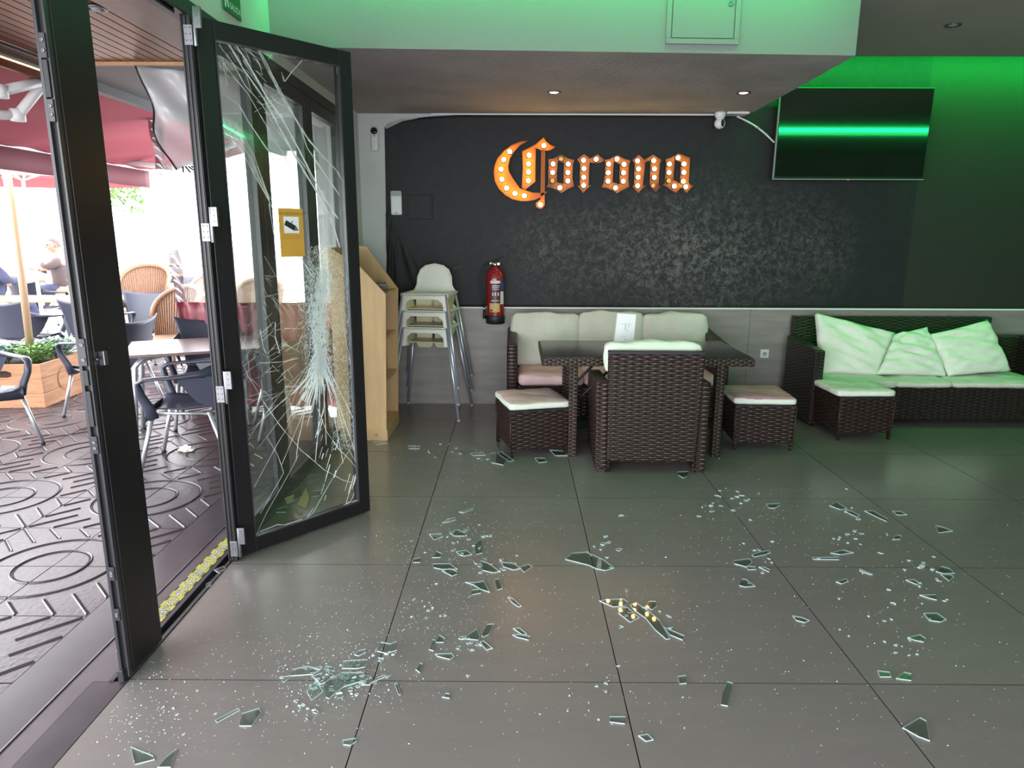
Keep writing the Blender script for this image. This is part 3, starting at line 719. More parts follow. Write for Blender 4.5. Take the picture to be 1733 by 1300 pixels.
def box_cushion(bm, lo, hi, r=.02, seed=0, wr=.0035, mtx=None, puff=.012):
    """upholstery pad with near-vertical sides and rounded corners"""
    R = random.Random(seed); ph = [R.uniform(0, 6) for _ in range(6)]
    x0, y0, z0 = lo; x1, y1, z1 = hi; n = 16
    def surf(face):
        vv = []
        for i in range(n+1):
            row = []
            for j in range(n+1):
                a = i/n*2-1; c = j/n*2-1
                q = {0: (a, c, 1), 1: (a, c, -1), 2: (a, 1, c), 3: (a, -1, c), 4: (1, a, c), 5: (-1, a, c)}[face]
                hx, hy, hz = (x1-x0)/2, (y1-y0)/2, (z1-z0)/2
                p = Vector((q[0]*hx, q[1]*hy, q[2]*hz))
                inner = Vector((max(-hx+r, min(hx-r, p.x)), max(-hy+r, min(hy-r, p.y)), max(-hz+r, min(hz-r, p.z))))
                d = p-inner
                if d.length > 1e-9: p = inner + d.normalized()*r
                ex = (1-q[0]**2)*(1-q[1]**2)*(1-q[2]**2) if face > 9 else 1
                w = wr*(math.sin(p.x*23+ph[0]+p.z*11)+math.sin(p.y*27+ph[1]+p.x*9)+.6*math.sin((p.x+p.y+p.z)*41+ph[2]))
                big = puff*((1-q[0]**2)*(1-q[1]**2) if face < 2 else (1-q[0]**2)*(1-q[2]**2) if face < 4 else (1-q[1]**2)*(1-q[2]**2))
                nn = Vector(((0, 0, 1), (0, 0, -1), (0, 1, 0), (0, -1, 0), (1, 0, 0), (-1, 0, 0))[face])
                p = p + nn*(big + w*((1-abs(a))*(1-abs(c)))**.3)
                p += Vector(((x0+x1)/2, (y0+y1)/2, (z0+z1)/2))
                row.append(bm.verts.new(mtx @ p if mtx else p))
            vv.append(row)
        for i in range(n):
            for j in range(n):
                f = bm.faces.new((vv[i][j], vv[i+1][j], vv[i+1][j+1], vv[i][j+1])); f.smooth = True
    for f in range(6): surf(f)
    bmesh.ops.remove_doubles(bm, verts=bm.verts, dist=.0006)
# ---- wicker dining table with inset dark glass
TB = (0.19, 1.70, 4.80, 5.62, .735)
x0, x1, y0, y1, tz = TB
tb = thing('dining_table', 'long brown wicker table with dark inset glass top in front of sofa', 'table', ((x0+x1)/2, (y0+y1)/2, 0), 0)
lx, ly = (x1-x0)/2, (y1-y0)/2
b = NB()
for lo, hi in (((-lx, -ly, tz-.058), (lx, -ly+.05, tz)), ((-lx, ly-.05, tz-.058), (lx, ly, tz)), ((-lx, -ly+.05, tz-.058), (-lx+.05, ly-.05, tz)), ((lx-.05, -ly+.05, tz-.058), (lx, ly-.05, tz))): box(b, lo, hi)
obj('woven_edge', b, 'weave_edge', tb, bevel=.006)
b = NB(); box(b, (-lx+.012, -ly+.012, tz-.004), (lx-.012, ly-.012, tz+.006)); obj('glass_top', b, 'black_glass', tb, bevel=.002)
for sx in (-1, 1):
    for sy in (-1, 1):
        b = NB(); cx = sx*(lx-.23); cy = sy*(ly-.06)
        box(b, (cx-.03, cy-.045, 0), (cx+.03, cy+.045, tz-.058)); obj('leg', b, 'weave_edge', tb, bevel=.006)
    b = NB(); cx = sx*(lx-.23); box(b, (cx-.025, -ly+.1, tz-.13), (cx+.025, ly-.1, tz-.058)); obj('cross_rail', b, 'wicker', tb)
    b = NB(); tube(b, [(cx, ly-.08, .32), (cx+-sx*.34, ly-.08, tz-.06)], .011, 8); obj('diagonal_brace', b, 'rubber', tb)
    b = NB(); tube(b, [(cx, -ly+.08, .38), (cx-sx*.30, -ly+.08, tz-.06)], .011, 8); obj('diagonal_brace', b, 'rubber', tb)
# ---- stand-up card on the table
mc = thing('menu_card', 'white folded price card standing upright on the wicker table', 'card', (.79, 4.97, tz+.006), math.radians(6))
b = NB(); mm = Matrix.Rotation(math.radians(4), 4, 'Y')
hexa(b, [mm @ Vector(p) for p in ((-.07, 0, 0), (.07, 0, 0), (.07, .05, 0), (-.07, .05, 0), (-.07, .02, .29), (.07, .02, .29), (.07, .023, .29), (-.07, .023, .29))])
obj('card', b, 'paper', mc)
b = NB()
for x, z, w_, h_ in ((-.005, .17, .006, .05), (.012, .16, .004, .022), (.02, .19, .004, .03), (-.04, .125, .05, .002), (-.0, .10, .012, .006), (-.03, .075, .08, .002), (-.045, .215, .09, .002)):
    sl = .02*z/.29
    box(b, (x, sl-.0015, z), (x+w_, sl-.0002, z+h_), mm)
o = obj('printed_marks', b, 'grey_print', mc); o['kind'] = 'stuff'
# ---- wicker armchair with its back to the camera
ac = thing('wicker_armchair', 'brown wicker armchair seen from behind, pushed up to the table', 'armchair', (.925, 4.47, 0), math.radians(-1))
W = .375
b = NB()
hexa(b, [(-W+.075, -.02, .085), (W-.075, -.02, .085), (W-.075, .04, .085), (-W+.075, .04, .085), (-.315, -.055, .838), (.315, -.055, .838), (.315, .0, .838), (-.315, .0, .838)])
obj('backrest', b, 'wicker', ac, bevel=.012)
b = NB()
box(b, (-.315, -.058, .83), (.315, .005, .85)); obj('top_edge', b, 'rubber', ac, bevel=.006)
for s in (-1, 1):
    b = NB()
    xo = s*W; xi = s*(W-.085)
    lo, hi = min(xo, xi), max(xo, xi)
    hexa(b, [(lo, -.005, 0.012), (hi, -.005, .012), (hi, .62, .012), (lo, .62, .012), (lo-(.012 if s < 0 else 0), .02, .635), (hi+(.012 if s > 0 else 0), .02, .635), (hi+(.012 if s > 0 else 0), .62, .60), (lo-(.012 if s < 0 else 0), .62, .60)])
    obj('arm', b, 'wicker', ac, bevel=.02, seg=3)
    b = NB(); tube(b, [(s*(W-.088), -.012, .012), (s*(W-.088), -.012, .62)], .010, 8); obj('corner_cord', b, 'weave_edge', ac)
    for yy in (.03, .59):
        b = NB(); box(b, (min(xi, xo)+.02, yy-.02, 0), (max(xi, xo)-.02, yy+.02, .014)); obj('foot', b, 'rubber', ac)
b = NB(); box(b, (-W+.085, .04, .12), (W-.085, .62, .33)); obj('seat_base', b, 'wicker', ac, bevel=.008)
b = NB(); box_cushion(b, (-.32, .05, .68), (.315, .17, .885), .035, seed=4, wr=.005); obj('back_cushion', b, 'cushion_white', ac)
b = NB(); box_cushion(b, (-.285, .06, .33), (.285, .61, .42), .03, seed=5); obj('seat_cushion', b, 'cushion', ac)
# ---- sofa behind the table
sf = thing('wicker_sofa', 'three-seat brown wicker sofa with cream cushions behind the table', 'sofa', (.86, 6.0, 0), 0)
SW = .93
for s in (-1, 1):
    b = NB(); lo, hi = sorted((s*SW, s*(SW-.09)))
    hexa(b, [(lo, -.36, .02), (hi, -.36, .02), (hi, .34, .02), (lo, .34, .02), (lo, -.34, .70), (hi, -.34, .70), (hi, .34, .76), (lo, .34, .76)])
    obj('arm', b, 'wicker', sf, bevel=.02, seg=3)
b = NB(); hexa(b, [(-SW+.09, .30, .1), (SW-.09, .30, .1), (SW-.09, .36, .1), (-SW+.09, .36, .1), (-SW+.09, .33, .80), (SW-.09, .33, .80), (SW-.09, .39, .80), (-SW+.09, .39, .80)]); obj('backrest', b, 'wicker', sf, bevel=.01)
b = NB(); box(b, (-SW+.09, -.34, .07), (SW-.09, .30, .345)); obj('seat_base', b, 'wicker', sf, bevel=.01)
cw = (2*SW-.19)/3
cxs = [-SW+.095+cw*(k+.5) for k in range(3)]
bw = [(-.885, -.29), (-.285, .285), (.290, .850)]
for k in range(3):
    b = NB(); box_cushion(b, (cxs[k]-cw/2+.004, -.37, .345), (cxs[k]+cw/2-.004, .26, .445), .035, seed=10+k, wr=.004); obj('seat_cushion', b, 'cushion_lamp_pink', sf)  # seat cushions painted with the downlights' pink
    b = NB(); mm = T(0, .13, .44) @ Matrix.Rotation(math.radians(-9), 4, 'X')
    box_cushion(b, (bw[k][0], -.07, 0), (bw[k][1], .075, .455+(.012 if k == 1 else 0)), .032, seed=20+k, wr=.007, mtx=mm, puff=.02); obj('back_cushion', b, 'cushion', sf)
# ---- stools
def stool(x, y, rz, label, top, lift, tilt=0):
    r = thing('wicker_stool', label, 'stool', (x, y, 0), rz, 'wicker stools')
    h = .215
    b = NB(); hexa(b, [(-h, -h, .055), (h, -h, .055), (h, h, .055), (-h, h, .055), (-h-.008, -h-.008, .345), (h+.008, -h-.008, .345), (h+.008, h+.008, .345), (-h-.008, h+.008, .345)]); obj('body', b, 'wicker', r, bevel=.008)
    for sx in (-1, 1):
        for sy in (-1, 1):
            b = NB(); box(b, (sx*h-.018*(sx > 0)-.0, sy*h-.018*(sy > 0), 0), (sx*h+.018*(sx < 0), sy*h+.018*(sy < 0), .06)); obj('leg', b, 'wicker_dark', r)
            b = NB(); tube(b, [(sx*(h+.001), sy*(h+.001), .0), (sx*(h+.009), sy*(h+.009), .343)], .0055, 6); obj('corner_cord', b, 'weave_edge', r)
    b = NB(); box(b, (-h-.01, -h-.01, .338), (h+.01, h+.01, .352)); obj('top_rim', b, 'rubber', r, bevel=.004)
    b = NB(); mm = T(lift[0], lift[1], .355) @ Matrix.Rotation(tilt, 4, 'Z')
    box_cushion(b, (-h-.015, -h-.02, 0), (h+.015, h+.02, .055), .02, seed=int(x*100)+7, wr=.0035, mtx=mm, puff=.01)
    bmesh.ops.recalc_face_normals(b, faces=b.faces)
    for f in b.faces:
        if f.normal.z > .8 and f.calc_center_median().z > .39: f.material_index = 1  # pad top gets its own colour; pink ones stand in for downlight tint
    obj('seat_pad', b, ['cushion_white', top], r)
    return r
stool(.125, 5.04, math.radians(15), 'wicker stool at the left end of the table, creased pad painted with pinkish lamplight', 'cushion_lamp_pink', (-.0, .0))
stool(1.885, 5.21, math.radians(-3), 'wicker stool with a pad painted with pink lamplight, between table and long sofa', 'cushion_lamp_rose', (-.01, .0))
stool(2.76, 5.49, math.radians(4), 'wicker stool with a white pad in front of the green-lit sofa', 'cushion_white', (-.01, .0), math.radians(-3))
# ---- long sofa on the right
ls = thing('wicker_sofa', 'long dark wicker sofa along the green-lit wall, pillows tumbled on it', 'sofa', (3.55, 6.0, 0), 0)
b = NB(); box(b, (-1.0, .28, .06), (.80, .36, .868)); obj('backrest', b, 'wicker_dark', ls, bevel=.006)
b = NB(); hexa(b, [(-1.055, -.34, .02), (-.965, -.34, .02), (-.965, .28, .02), (-1.055, .28, .02), (-1.055, -.34, .655), (-.965, -.34, .655), (-.965, .28, .70), (-1.055, .28, .70)]); obj('arm', b, 'wicker_dark', ls, bevel=.015)
b = NB(); box(b, (-.985, -.27, .05), (1.9, .28, .33)); obj('seat_base', b, 'wicker_dark', ls, bevel=.008)
b = NB(); box(b, (.80, .20, .06), (1.9, .36, .70)); obj('corner_backrest', b, 'wicker_dark', ls, bevel=.01)
b = NB(); box(b, (1.02, -.1, .33), (1.10, .28, .70)); obj('arm', b, 'wicker_dark', ls, bevel=.01)
for k, (xa, xb) in enumerate(((-.97, -.33), (-.33, .16), (.16, 1.0))):
    b = NB(); box_cushion(b, (xa+.004, -.30 if k else -.33, .33), (xb-.004, .26, .385 if k else .40), .025, seed=40+k, wr=.004); obj('seat_pad', b, 'cushion', ls)
def pillow(cs, th, label, seed, wr=.006, group='loose pillows on the long sofa'):
    """square scatter pillow from its four corners, counter-clockwise from the lower left"""
    c = sum((Vector(p) for p in cs), Vector())/4
    r = thing('scatter_pillow', label, 'pillow', c, 0, group)
    R = random.Random(seed); ph = [R.uniform(0, 6) for _ in range(8)]
    q = [Vector(p)-c for p in cs]
    nrm = (q[1]-q[0]).cross(q[3]-q[0]).normalized()
    b = NB(); n = 26
    def P(a, e, s):
        x = a*2-1; y = e*2-1
        base = q[0]*(1-a)*(1-e)+q[1]*a*(1-e)+q[2]*a*e+q[3]*(1-a)*e
        pin = 1-.03*((1-abs(x)**2)*abs(y)**4+(1-abs(y)**2)*abs(x)**4)
        f = ((1-x*x)*(1-y*y))**.33
        w_ = wr*f**.4*(1.3*math.sin(5*x+11*y+ph[0]+2*math.sin(3*y+ph[3]))+math.sin(13*y-4*x+ph[1]+math.sin(5*x))+.7*math.sin(19*y+9*x+ph[2])+.8*math.sin(7*(x+y)+ph[4]))
        return base*pin + nrm*s*(th/2*f + (w_ if s > 0 else 0))
    for s in (1, -1):
        v = [[b.verts.new(P(i/n, j/n, s)) for j in range(n+1)] for i in range(n+1)]
        for i in range(n):
            for j in range(n):
                f = b.faces.new((v[i][j], v[i+1][j], v[i+1][j+1], v[i][j+1])); f.smooth = True
    bmesh.ops.remove_doubles(b, verts=b.verts, dist=.0006)
    obj('cover', b, 'cushion_white', r)
    return r
def PY(u, v, y): return at(u, v, 1, y)
pillow([PY(1384, 634, 5.93), PY(1484, 637, 5.90), PY(1515, 563, 6.10), PY(1378, 528, 6.20)], .15, 'leftmost tumbled pillow, folded over at its top left corner', 1)
pillow([PY(1482, 634, 5.90), PY(1604, 637, 5.92), PY(1568, 553, 6.20), PY(1508, 566, 6.16)], .13, 'middle tumbled pillow, wedged with a pointed corner up', 2, .008)
pillow([PY(1604, 637, 5.90), PY(1712, 628, 5.95), PY(1672, 541, 6.18), PY(1572, 566, 6.13)], .15, 'rightmost tumbled pillow, widest, leaning on the wall-side backrest', 3)
# ---- wall socket seen between the sofas
ws = thing('wall_socket', 'small white wall socket left of the long sofa arm', 'socket', (2.35, YW-.012, .50))
b = NB(); box(b, (-.04, -.012, -.04), (.04, 0, .04)); obj('plate', b, 'device_white', ws, bevel=.004)
b = NB(); lathe(b, [(.02, 0), (.02, .004), (.018, .004), (.017, .001)], 14, T(0, -.012, 0) @ Matrix.Rotation(PI/2, 4, 'X')); obj('outlet', b, 'device_grey', ws)
# ---- bookcase beside the folding doors
bk = thing('bookcase', 'pale wooden slope-topped bookcase standing behind the shattered door', 'bookcase', (-1.39, 5.18, 0))
def side(y, nm):
    b = NB(); prism(b, [(0, .085), (.385, .085), (.415, 1.15), (.24, 1.345), (0.0, 1.50)], y, y+.02, lambda x, z, h: Vector((x, h, z))); return obj(nm, b, 'beech', bk, bevel=.002)
side(0, 'side_panel')
b = NB(); prism(b, [(0, .085), (.385, .085), (.415, 1.15), (.17, 1.49), (0.0, 1.50)], .55, .57, lambda x, z, h: Vector((x, h, z))); obj('side_panel', b, 'beech', bk, bevel=.002)
b = NB(); box(b, (.0, .02, .085), (.018, .55, 1.49)); obj('back_panel', b, 'beech_in', bk)
b = NB(); box(b, (.02, .012, 0), (.39, .56, .085)); obj('plinth', b, 'beech', bk, bevel=.002)
b = NB(); lathe(b, [(.012, 0), (.012, .003), (.006, .003)], 10, T(.30, .011, .048) @ Matrix.Rotation(PI/2, 4, 'X')); obj('bolt_cover', b, 'beech_in', bk)
for z in (.085, .455, .785, 1.13):
    b = NB(); box(b, (.018, .02, z), (.385 if z < 1.1 else .405, .55, z+.02)); obj('shelf', b, 'beech', bk, bevel=.0015)
bkm = Matrix.Translation(bk.location)
R = random.Random(5)
def book(x, y, z, w_, d_, h_, mat, label, rz=0, group='magazines and boxes in the bookcase', tilt=0):
    r = thing('book', label, 'book', (x, y, z), rz, group)
    b = NB(); mm = Matrix.Rotation(tilt, 4, 'X')
    box(b, (-d_/2+.004, -w_/2+.002, .002), (d_/2-.001, w_/2-.002, h_-.002), mm); obj('pages', b, 'paper', r)
    b = NB(); box(b, (-d_/2, -w_/2, 0), (d_/2, -w_/2+.002, h_), mm); box(b, (-d_/2, w_/2-.002, 0), (d_/2, w_/2, h_), mm); box(b, (d_/2-.002, -w_/2, 0), (d_/2, w_/2, h_), mm); obj('cover', b, mat, r)
    return r
book(-1.09, 5.335, .805, .05, .14, .20, 'book', 'thick black volume standing on the upper bookcase shelf')
book(-1.08, 5.29, .805, .022, .15, .185, 'book2', 'thin grey magazine leaning on the black volume, upper shelf')
book(-1.09, 5.335, .475, .05, .14, .20, 'book', 'thick black volume standing on the lower bookcase shelf')
book(-1.08, 5.29, .475, .022, .15, .185, 'book2', 'thin grey magazine beside the black volume, lower shelf')
for k in range(5):
    r = thing('magazine', ('glossy magazine at the bottom of the pile atop the bookcase', 'second magazine from the bottom of the bookcase pile', 'middle magazine of the bookcase pile', 'second magazine from the top of the bookcase pile', 'dark magazine on top of the bookcase pile')[k], 'magazine', (-1.14+.008*k, 5.42-.01*k, 1.151+.0135*k), .1*(k-2), 'magazines piled on the bookcase')
    b = NB(); box(b, (-.10, -.13, 0), (.10, .13, .012)); obj('cover', b, 'book' if k > 2 else 'book2', r, bevel=.002)
# ---- stacked high chairs
def high_chair(z, label, top=False):
    r = thing('high_chair', label, 'high chair', (-.755, 6.08, z), math.radians(-8), 'stacked high chairs')
    # seat bowl: rim frame, arched front, bucket
    b = NB()
    prism(b, [(-.205, -.19), (.205, -.19), (.215, .17), (-.215, .17)], 0, .02, lambda x, y, h: Vector((x, y, .785+h)), holes=[[(-.17, -.15), (-.17, .13), (.17, .13), (.17, -.15)]])
    def arch(y, x0=-.205, x1=.205, zb=.64):
        prism(b, [(x0, zb), (x0+.035, zb), (x0+.045, .72), (x0+.085, .755), (x1-.085, .755), (x1-.045, .72), (x1-.035, zb), (x1, zb), (x1, .80), (x0, .80)], y, y+.012, lambda x, z_, h: Vector((x, h, z_)))
    arch(-.19); obj('seat_rim', b, 'high_white', r, bevel=.004)
    for s in (-1, 1):
        b = NB(); grid(b, 6, 4, lambda a, c, s=s: Vector((s*(.205-.045*(1-c)), -.18+a*.35, .64+c*.15)))
        obj('side_panel', b, 'high_cream', r, solid=.006)
    b = NB(); box(b, (-.16, -.15, .665), (.16, .16, .673)); obj('seat', b, 'high_cream', r, bevel=.003)
    b = NB()
    for xx in (-.155, .012): prism(b, [(xx, .61), (xx+.02, .585), (xx+.123, .585), (xx+.143, .61), (xx+.143, .79), (xx, .79)], .10, .108, lambda x, z_, h: Vector((x, h, z_)))
    obj('rear_flap', b, 'high_cream', r, bevel=.003)
    # tall rounded back
    def back(a, c):
        th_ = PI*a; xo = -math.cos(th_); zz = math.sin(th_)
        w_ = .175-.03*c
        return Vector((xo*w_*(1 if zz < .5 else 1), .17+.015*(c)*0+.02*zz, .55+zz*.235*(c if True else 1)))
    b = NB()
    prof = [(-.195, 0), (-.175, .02), (-.155, .06), (-.15, .13), (-.125, .19), (-.08, .225), (0, .24), (.08, .225), (.125, .19), (.15, .13), (.155, .06), (.175, .02), (.195, 0)]
    prism(b, prof, 0, .012, lambda x, z_, h: Vector((x, .165+h+z_*.12, .795+z_)))
    rim = [Vector((x, .160+z_*.12, .795+z_)) for x, z_ in prof]; tube(b, rim, .011, 8)
    obj('backrest', b, 'high_white', r)
    for sx in (-1, 1):
        for sy in (-1, 1):
            b = NB(); p0 = Vector((sx*.19, sy*.17-.01, .80)); p1 = Vector((sx*.31, sy*.28, .012))
            tube(b, [p0, p1], .0125, 10); lg = obj('leg', b, 'silver_leg', r)
            b = NB(); lathe(b, [(.0, 0), (.016, .002), (.017, .012), (.013, .022)], 10, T(p1.x, p1.y, 0)); obj('foot', b, 'device_grey', lg)
    return r
high_chair(0, 'bottom high chair of the white stack, its feet on the floor')
hc2 = high_chair(.145, 'middle high chair of the white stack')
hc3 = high_chair(.29, 'top high chair of the stack, its tall rounded back rising above')
# ---- fire extinguisher
fe = thing('fire_extinguisher', 'red fire extinguisher with black hose hanging on the wall', 'fire extinguisher', (-.185, 6.33, .785), 0)
b = NB(); lathe(b, [(.074, .02), (.082, .06), (.083, .40), (.078, .46), (.055, .495), (.028, .51), (.026, .52)], 28); obj('cylinder', b, 'red', fe)
b = NB(); lathe(b, [(.07, -.0), (.086, .005), (.086, .075), (.083, .08)], 28); obj('base_boot', b, 'rubber', fe)
def cyl_patch(a0, a1, z0, z1, r, mat, nm):
    b = NB(); grid(b, 10, 1, lambda s, q: Vector((r*math.cos(a0+(a1-a0)*s), r*math.sin(a0+(a1-a0)*s), z0+(z1-z0)*q))); return obj(nm, b, mat, fe)
DG = math.radians
cyl_patch(DG(237), DG(308), .175, .40, .0838, 'label_dark', 'front_label'); cyl_patch(DG(233), DG(300), .115-.0, .235-.04, .0842, 'label_yellow', 'yellow_sticker')
cyl_patch(DG(240), DG(304), .373, .398, .0843, 'label_white', 'label_header'); cyl_patch(DG(305), DG(335), .185, .30, .0842, 'label_white', 'side_label'); cyl_patch(DG(308), DG(338), .31, .39, .0842, 'label_blue', 'side_label')
for k, (z, a0, a1) in enumerate(((.350, 250, 300), (.335, 250, 298), (.318, 252, 294), (.215, 245, 296))): cyl_patch(DG(a0), DG(a1), z, z+.006, .0844, 'label_white', 'text_line')
for a0 in (252, 268, 286): cyl_patch(DG(a0), DG(a0+8), .262, .292, .0844, 'label_white', 'pictogram')
for z in (.155, .165, .175): cyl_patch(DG(238), DG(290), z, z+.003, .0845, 'grey_print', 'text_line')
cyl_patch(DG(235), DG(255), .122, .136, .0845, 'black_print', 'text_block')
b = NB(); tube(b, [(0, 0, .515), (0, 0, .56)], .016, 12); tube(b, [(-.035, 0, .548), (.03, 0, .545)], .013, 12); tube(b, [(-.055, -.005, .548), (-.03, 0, .548)], .016, 12); lathe(b, [(.018, 0), (.018, .014), (.008, .016)], 14, T(.03, -.015, .545) @ Matrix.Rotation(PI/2, 4, 'X')); obj('valve', b, 'chrome', fe)
b = NB(); box(b, (-.006, -.012, .565), (.075, .012, .573), Matrix.Rotation(-.35, 4, 'Y') @ T(-.18, 0, .03)); tube(b, [(.0, 0, .56), (.05, 0, .60), (.075, 0, .608)], .005, 6); obj('handle', b, 'rubber', fe)
b = NB(); tube(b, [(-.05, -.005, .548), (-.075, -.02, .545), (-.11, -.03, .515), (-.132, -.03, .46), (-.136, -.028, .38), (-.128, -.025, .30), (-.115, -.02, .22), (-.104, -.018, .15)], .0075, 10); obj('hose', b, 'rubber', fe)
b = NB(); tube(b, [(-.104, -.018, .155), (-.101, -.018, .125)], [.009, .009], 10); obj('hose_ferrule', b, 'chrome', fe)
b = NB(); tube(b, [(-.101, -.018, .125), (-.099, -.018, .05)], [.012, .017], 12); obj('nozzle', b, 'rubber', fe)
b = NB(); box(b, (-.02, .083, .44), (.02, .094, .56)); obj('wall_bracket', b, 'rubber', fe)
# ---- alarm devices
al = thing('alarm_keypad', 'white rounded alarm keypad mounted at the wallpaper edge', 'alarm panel', (-1.079, YW-.010, 1.865))
b = NB(); box(b, (-.050, -.028, -.106), (.050, 0, .106)); obj('housing', b, 'device_white', al, bevel=.014, seg=3)
b = NB(); box(b, (-.047, -.0295, .06), (.047, -.027, .100)); obj('speaker_panel', b, 'device_grey', al, bevel=.001)
b = NB()
for x in (-.03, -.018, -.006, .008, .02, .03): box(b, (x, -.0295, .046), (x+.005, -.0275, .051))
obj('indicator', b, 'device_grey', al)
b = NB(); box(b, (-.010, -.0295, -.088), (.010, -.0275, -.083)); obj('small_mark', b, 'black_print', al)
ms = thing('motion_camera', 'slim white motion sensor camera with black lens high on wall', 'camera', (-1.252, YW-.002, 2.41))
b = NB(); box(b, (-.036, -.045, -.105), (.036, 0, .105)); obj('housing', b, 'device_white', ms, bevel=.03, seg=5)
b = NB(); lathe(b, [(.030, 0), (.030, .004), (.022, .010), (.0, .012)], 18, T(0, -.044, .068) @ Matrix.Rotation(PI/2, 4, 'X')); obj('lens', b, 'black_glass', ms)
b = NB(); box(b, (-.006, -.047, .022), (.006, -.044, .031)); obj('sensor_window', b, 'black_print', ms)
dc = thing('dome_camera', 'small round white camera hanging under the soffit edge', 'camera', (1.765, YW-.11, 2.63))
b = NB(); lathe(b, [(.045, 0), (.048, -.012), (.044, -.035), (.028, -.062)], 24); obj('mount', b, 'device_white', dc)
b = NB(); lathe(b, [(.001, .046), (.02, .042), (.036, .03), (.045, .008), (.045, -.008), (.036, -.03), (.02, -.042), (.001, -.046)], 24, T(0, 0, -.092) @ Matrix.Rotation(PI/2, 4, 'Y')); obj('head', b, 'device_white', dc)
b = NB(); lathe(b, [(.022, 0), (.020, .003), (.001, .005)], 20, T(.014, -.040, -.094) @ Matrix.Rotation(DG(25), 4, 'Z') @ Matrix.Diagonal((.8, 1, 1.35, 1)) @ Matrix.Rotation(PI/2, 4, 'X')); obj('lens', b, 'black_glass', dc)
# ---- television
tv = thing('television', 'large black flat television on the green-lit wall, tilted down', 'television', (2.91, YW-.13, 2.45))
TILT = Matrix.Rotation(DG(TVT), 4, 'X')
b = NB(); box(b, (-.655, -.02, -.375), (.655, .03, .375), TILT); obj('casing', b, 'tv_frame', tv, bevel=.004)
b = NB(); box(b, (-.645, -.0225, -.355), (.645, -.0195, .365), TILT); obj('screen', b, 'tv', tv)
b = NB(); box(b, (-.66, -.0235, -.378), (-.654, .0, .378), TILT); box(b, (-.66, -.0235, -.38), (.66, -.019, -.374), TILT); obj('bezel_edge', b, 'device_grey', tv)
b = NB(); box(b, (-.1, .02, -.1), (.1, .125, .1)); obj('wall_bracket', b, 'rubber', tv)
b = NB(); box(b, (-.006, -.024, -.385), (.006, -.02, -.377), TILT); obj('standby_light', b, pbr('standby_red', (.3, 0, 0), .4, emis=(1, .05, .02), es=1.5), tv)
b = NB(); wp_ = [at(1247, 197, 1, 6.40), at(1262, 204, 1, 6.40), at(1275, 211, 1, 6.40), at(1290, 222, 1, 6.40), at(1300, 231, 1, 6.39), at(1309, 240, 1, 6.36), at(1325, 246, 1, 6.38)]
tube(b, wp_, .0075, 8); tag(obj('cable', b, 'device_white'), 'white cable sagging from the soffit corner to the television', 'cable')
b = NB(); q = at(1283, 216, 1, 6.395); tube(b, [q+Vector((-.004, 0, .006)), q+Vector((.006, 0, -.004))], .009, 8); q = at(1297, 227.5, 1, 6.393); tube(b, [q+Vector((-.004, 0, .006)), q+Vector((.006, 0, -.004))], .009, 8)
obj('cable_clip', b, 'device_grey', bpy.data.objects['cable'])
b = NB(); p = at(1240, 192, 2, 2.628); box(b, (p.x-.07, 6.28, 2.612), (p.x+.12, 6.42, 2.63)); tag(obj('junction_cover', b, 'device_white', bevel=.003), 'flat white junction cover under the soffit above the cable', 'junction box')
# ---- access hatch on the soffit face
ht = thing('access_hatch', 'square white access hatch with round lock on the soffit', 'hatch', (1.078, sof_y(1.078)-.002, 2.82), math.atan(.165/3.4))
b = NB()
for lo, hi in (((-.215, -.014, -.145), (.215, 0, -.115)), ((-.215, -.014, .20), (.215, 0, .23)), ((-.215, -.014, -.115), (-.185, 0, .20)), ((.185, -.014, -.115), (.215, 0, .20))): box(b, lo, hi)
obj('frame', b, 'soffit_face', ht, bevel=.003)
b = NB(); box(b, (-.181, -.012, -.111), (.181, -.002, .196)); obj('door', b, 'soffit_face', ht, bevel=.002)
b = NB(); box(b, (-.186, -.004, -.116), (.186, -.001, .201)); obj('joint', b, 'rubber', ht)
b = NB(); lathe(b, [(.017, 0), (.017, .004), (.010, .005), (.009, .002)], 16, T(.155, -.012, .075) @ Matrix.Rotation(PI/2, 4, 'X')); obj('lock', b, 'steel', ht)
# ---- recessed downlights
def downlight(x, y, z, label, lit, mat='steel'):
    r = thing('downlight', label, 'downlight', (x, y, z), 0, 'recessed downlights')
    b = NB(); lathe(b, [(.052, -.001), (.052, -.006), (.040, -.007), (.036, .012)], 24); obj('trim_ring', b, mat, r)
    b = NB(); lathe(b, [(.034, -.002), (.030, -.006), (.001, -.009)], 18); obj('lens', b, lit, r)
downlight(.28, 5.47, ZS, 'pinkish-orange lit downlight in the soffit above the letters', 'lamp_orange')
downlight(1.69, 5.47, ZS, 'pink lit downlight at the right end of the soffit', 'lamp_pink')
p = at(1613, 42, 2, 3.02); downlight(p.x, p.y, 3.02, 'unlit downlight in the grey ceiling at the right', 'device_grey')
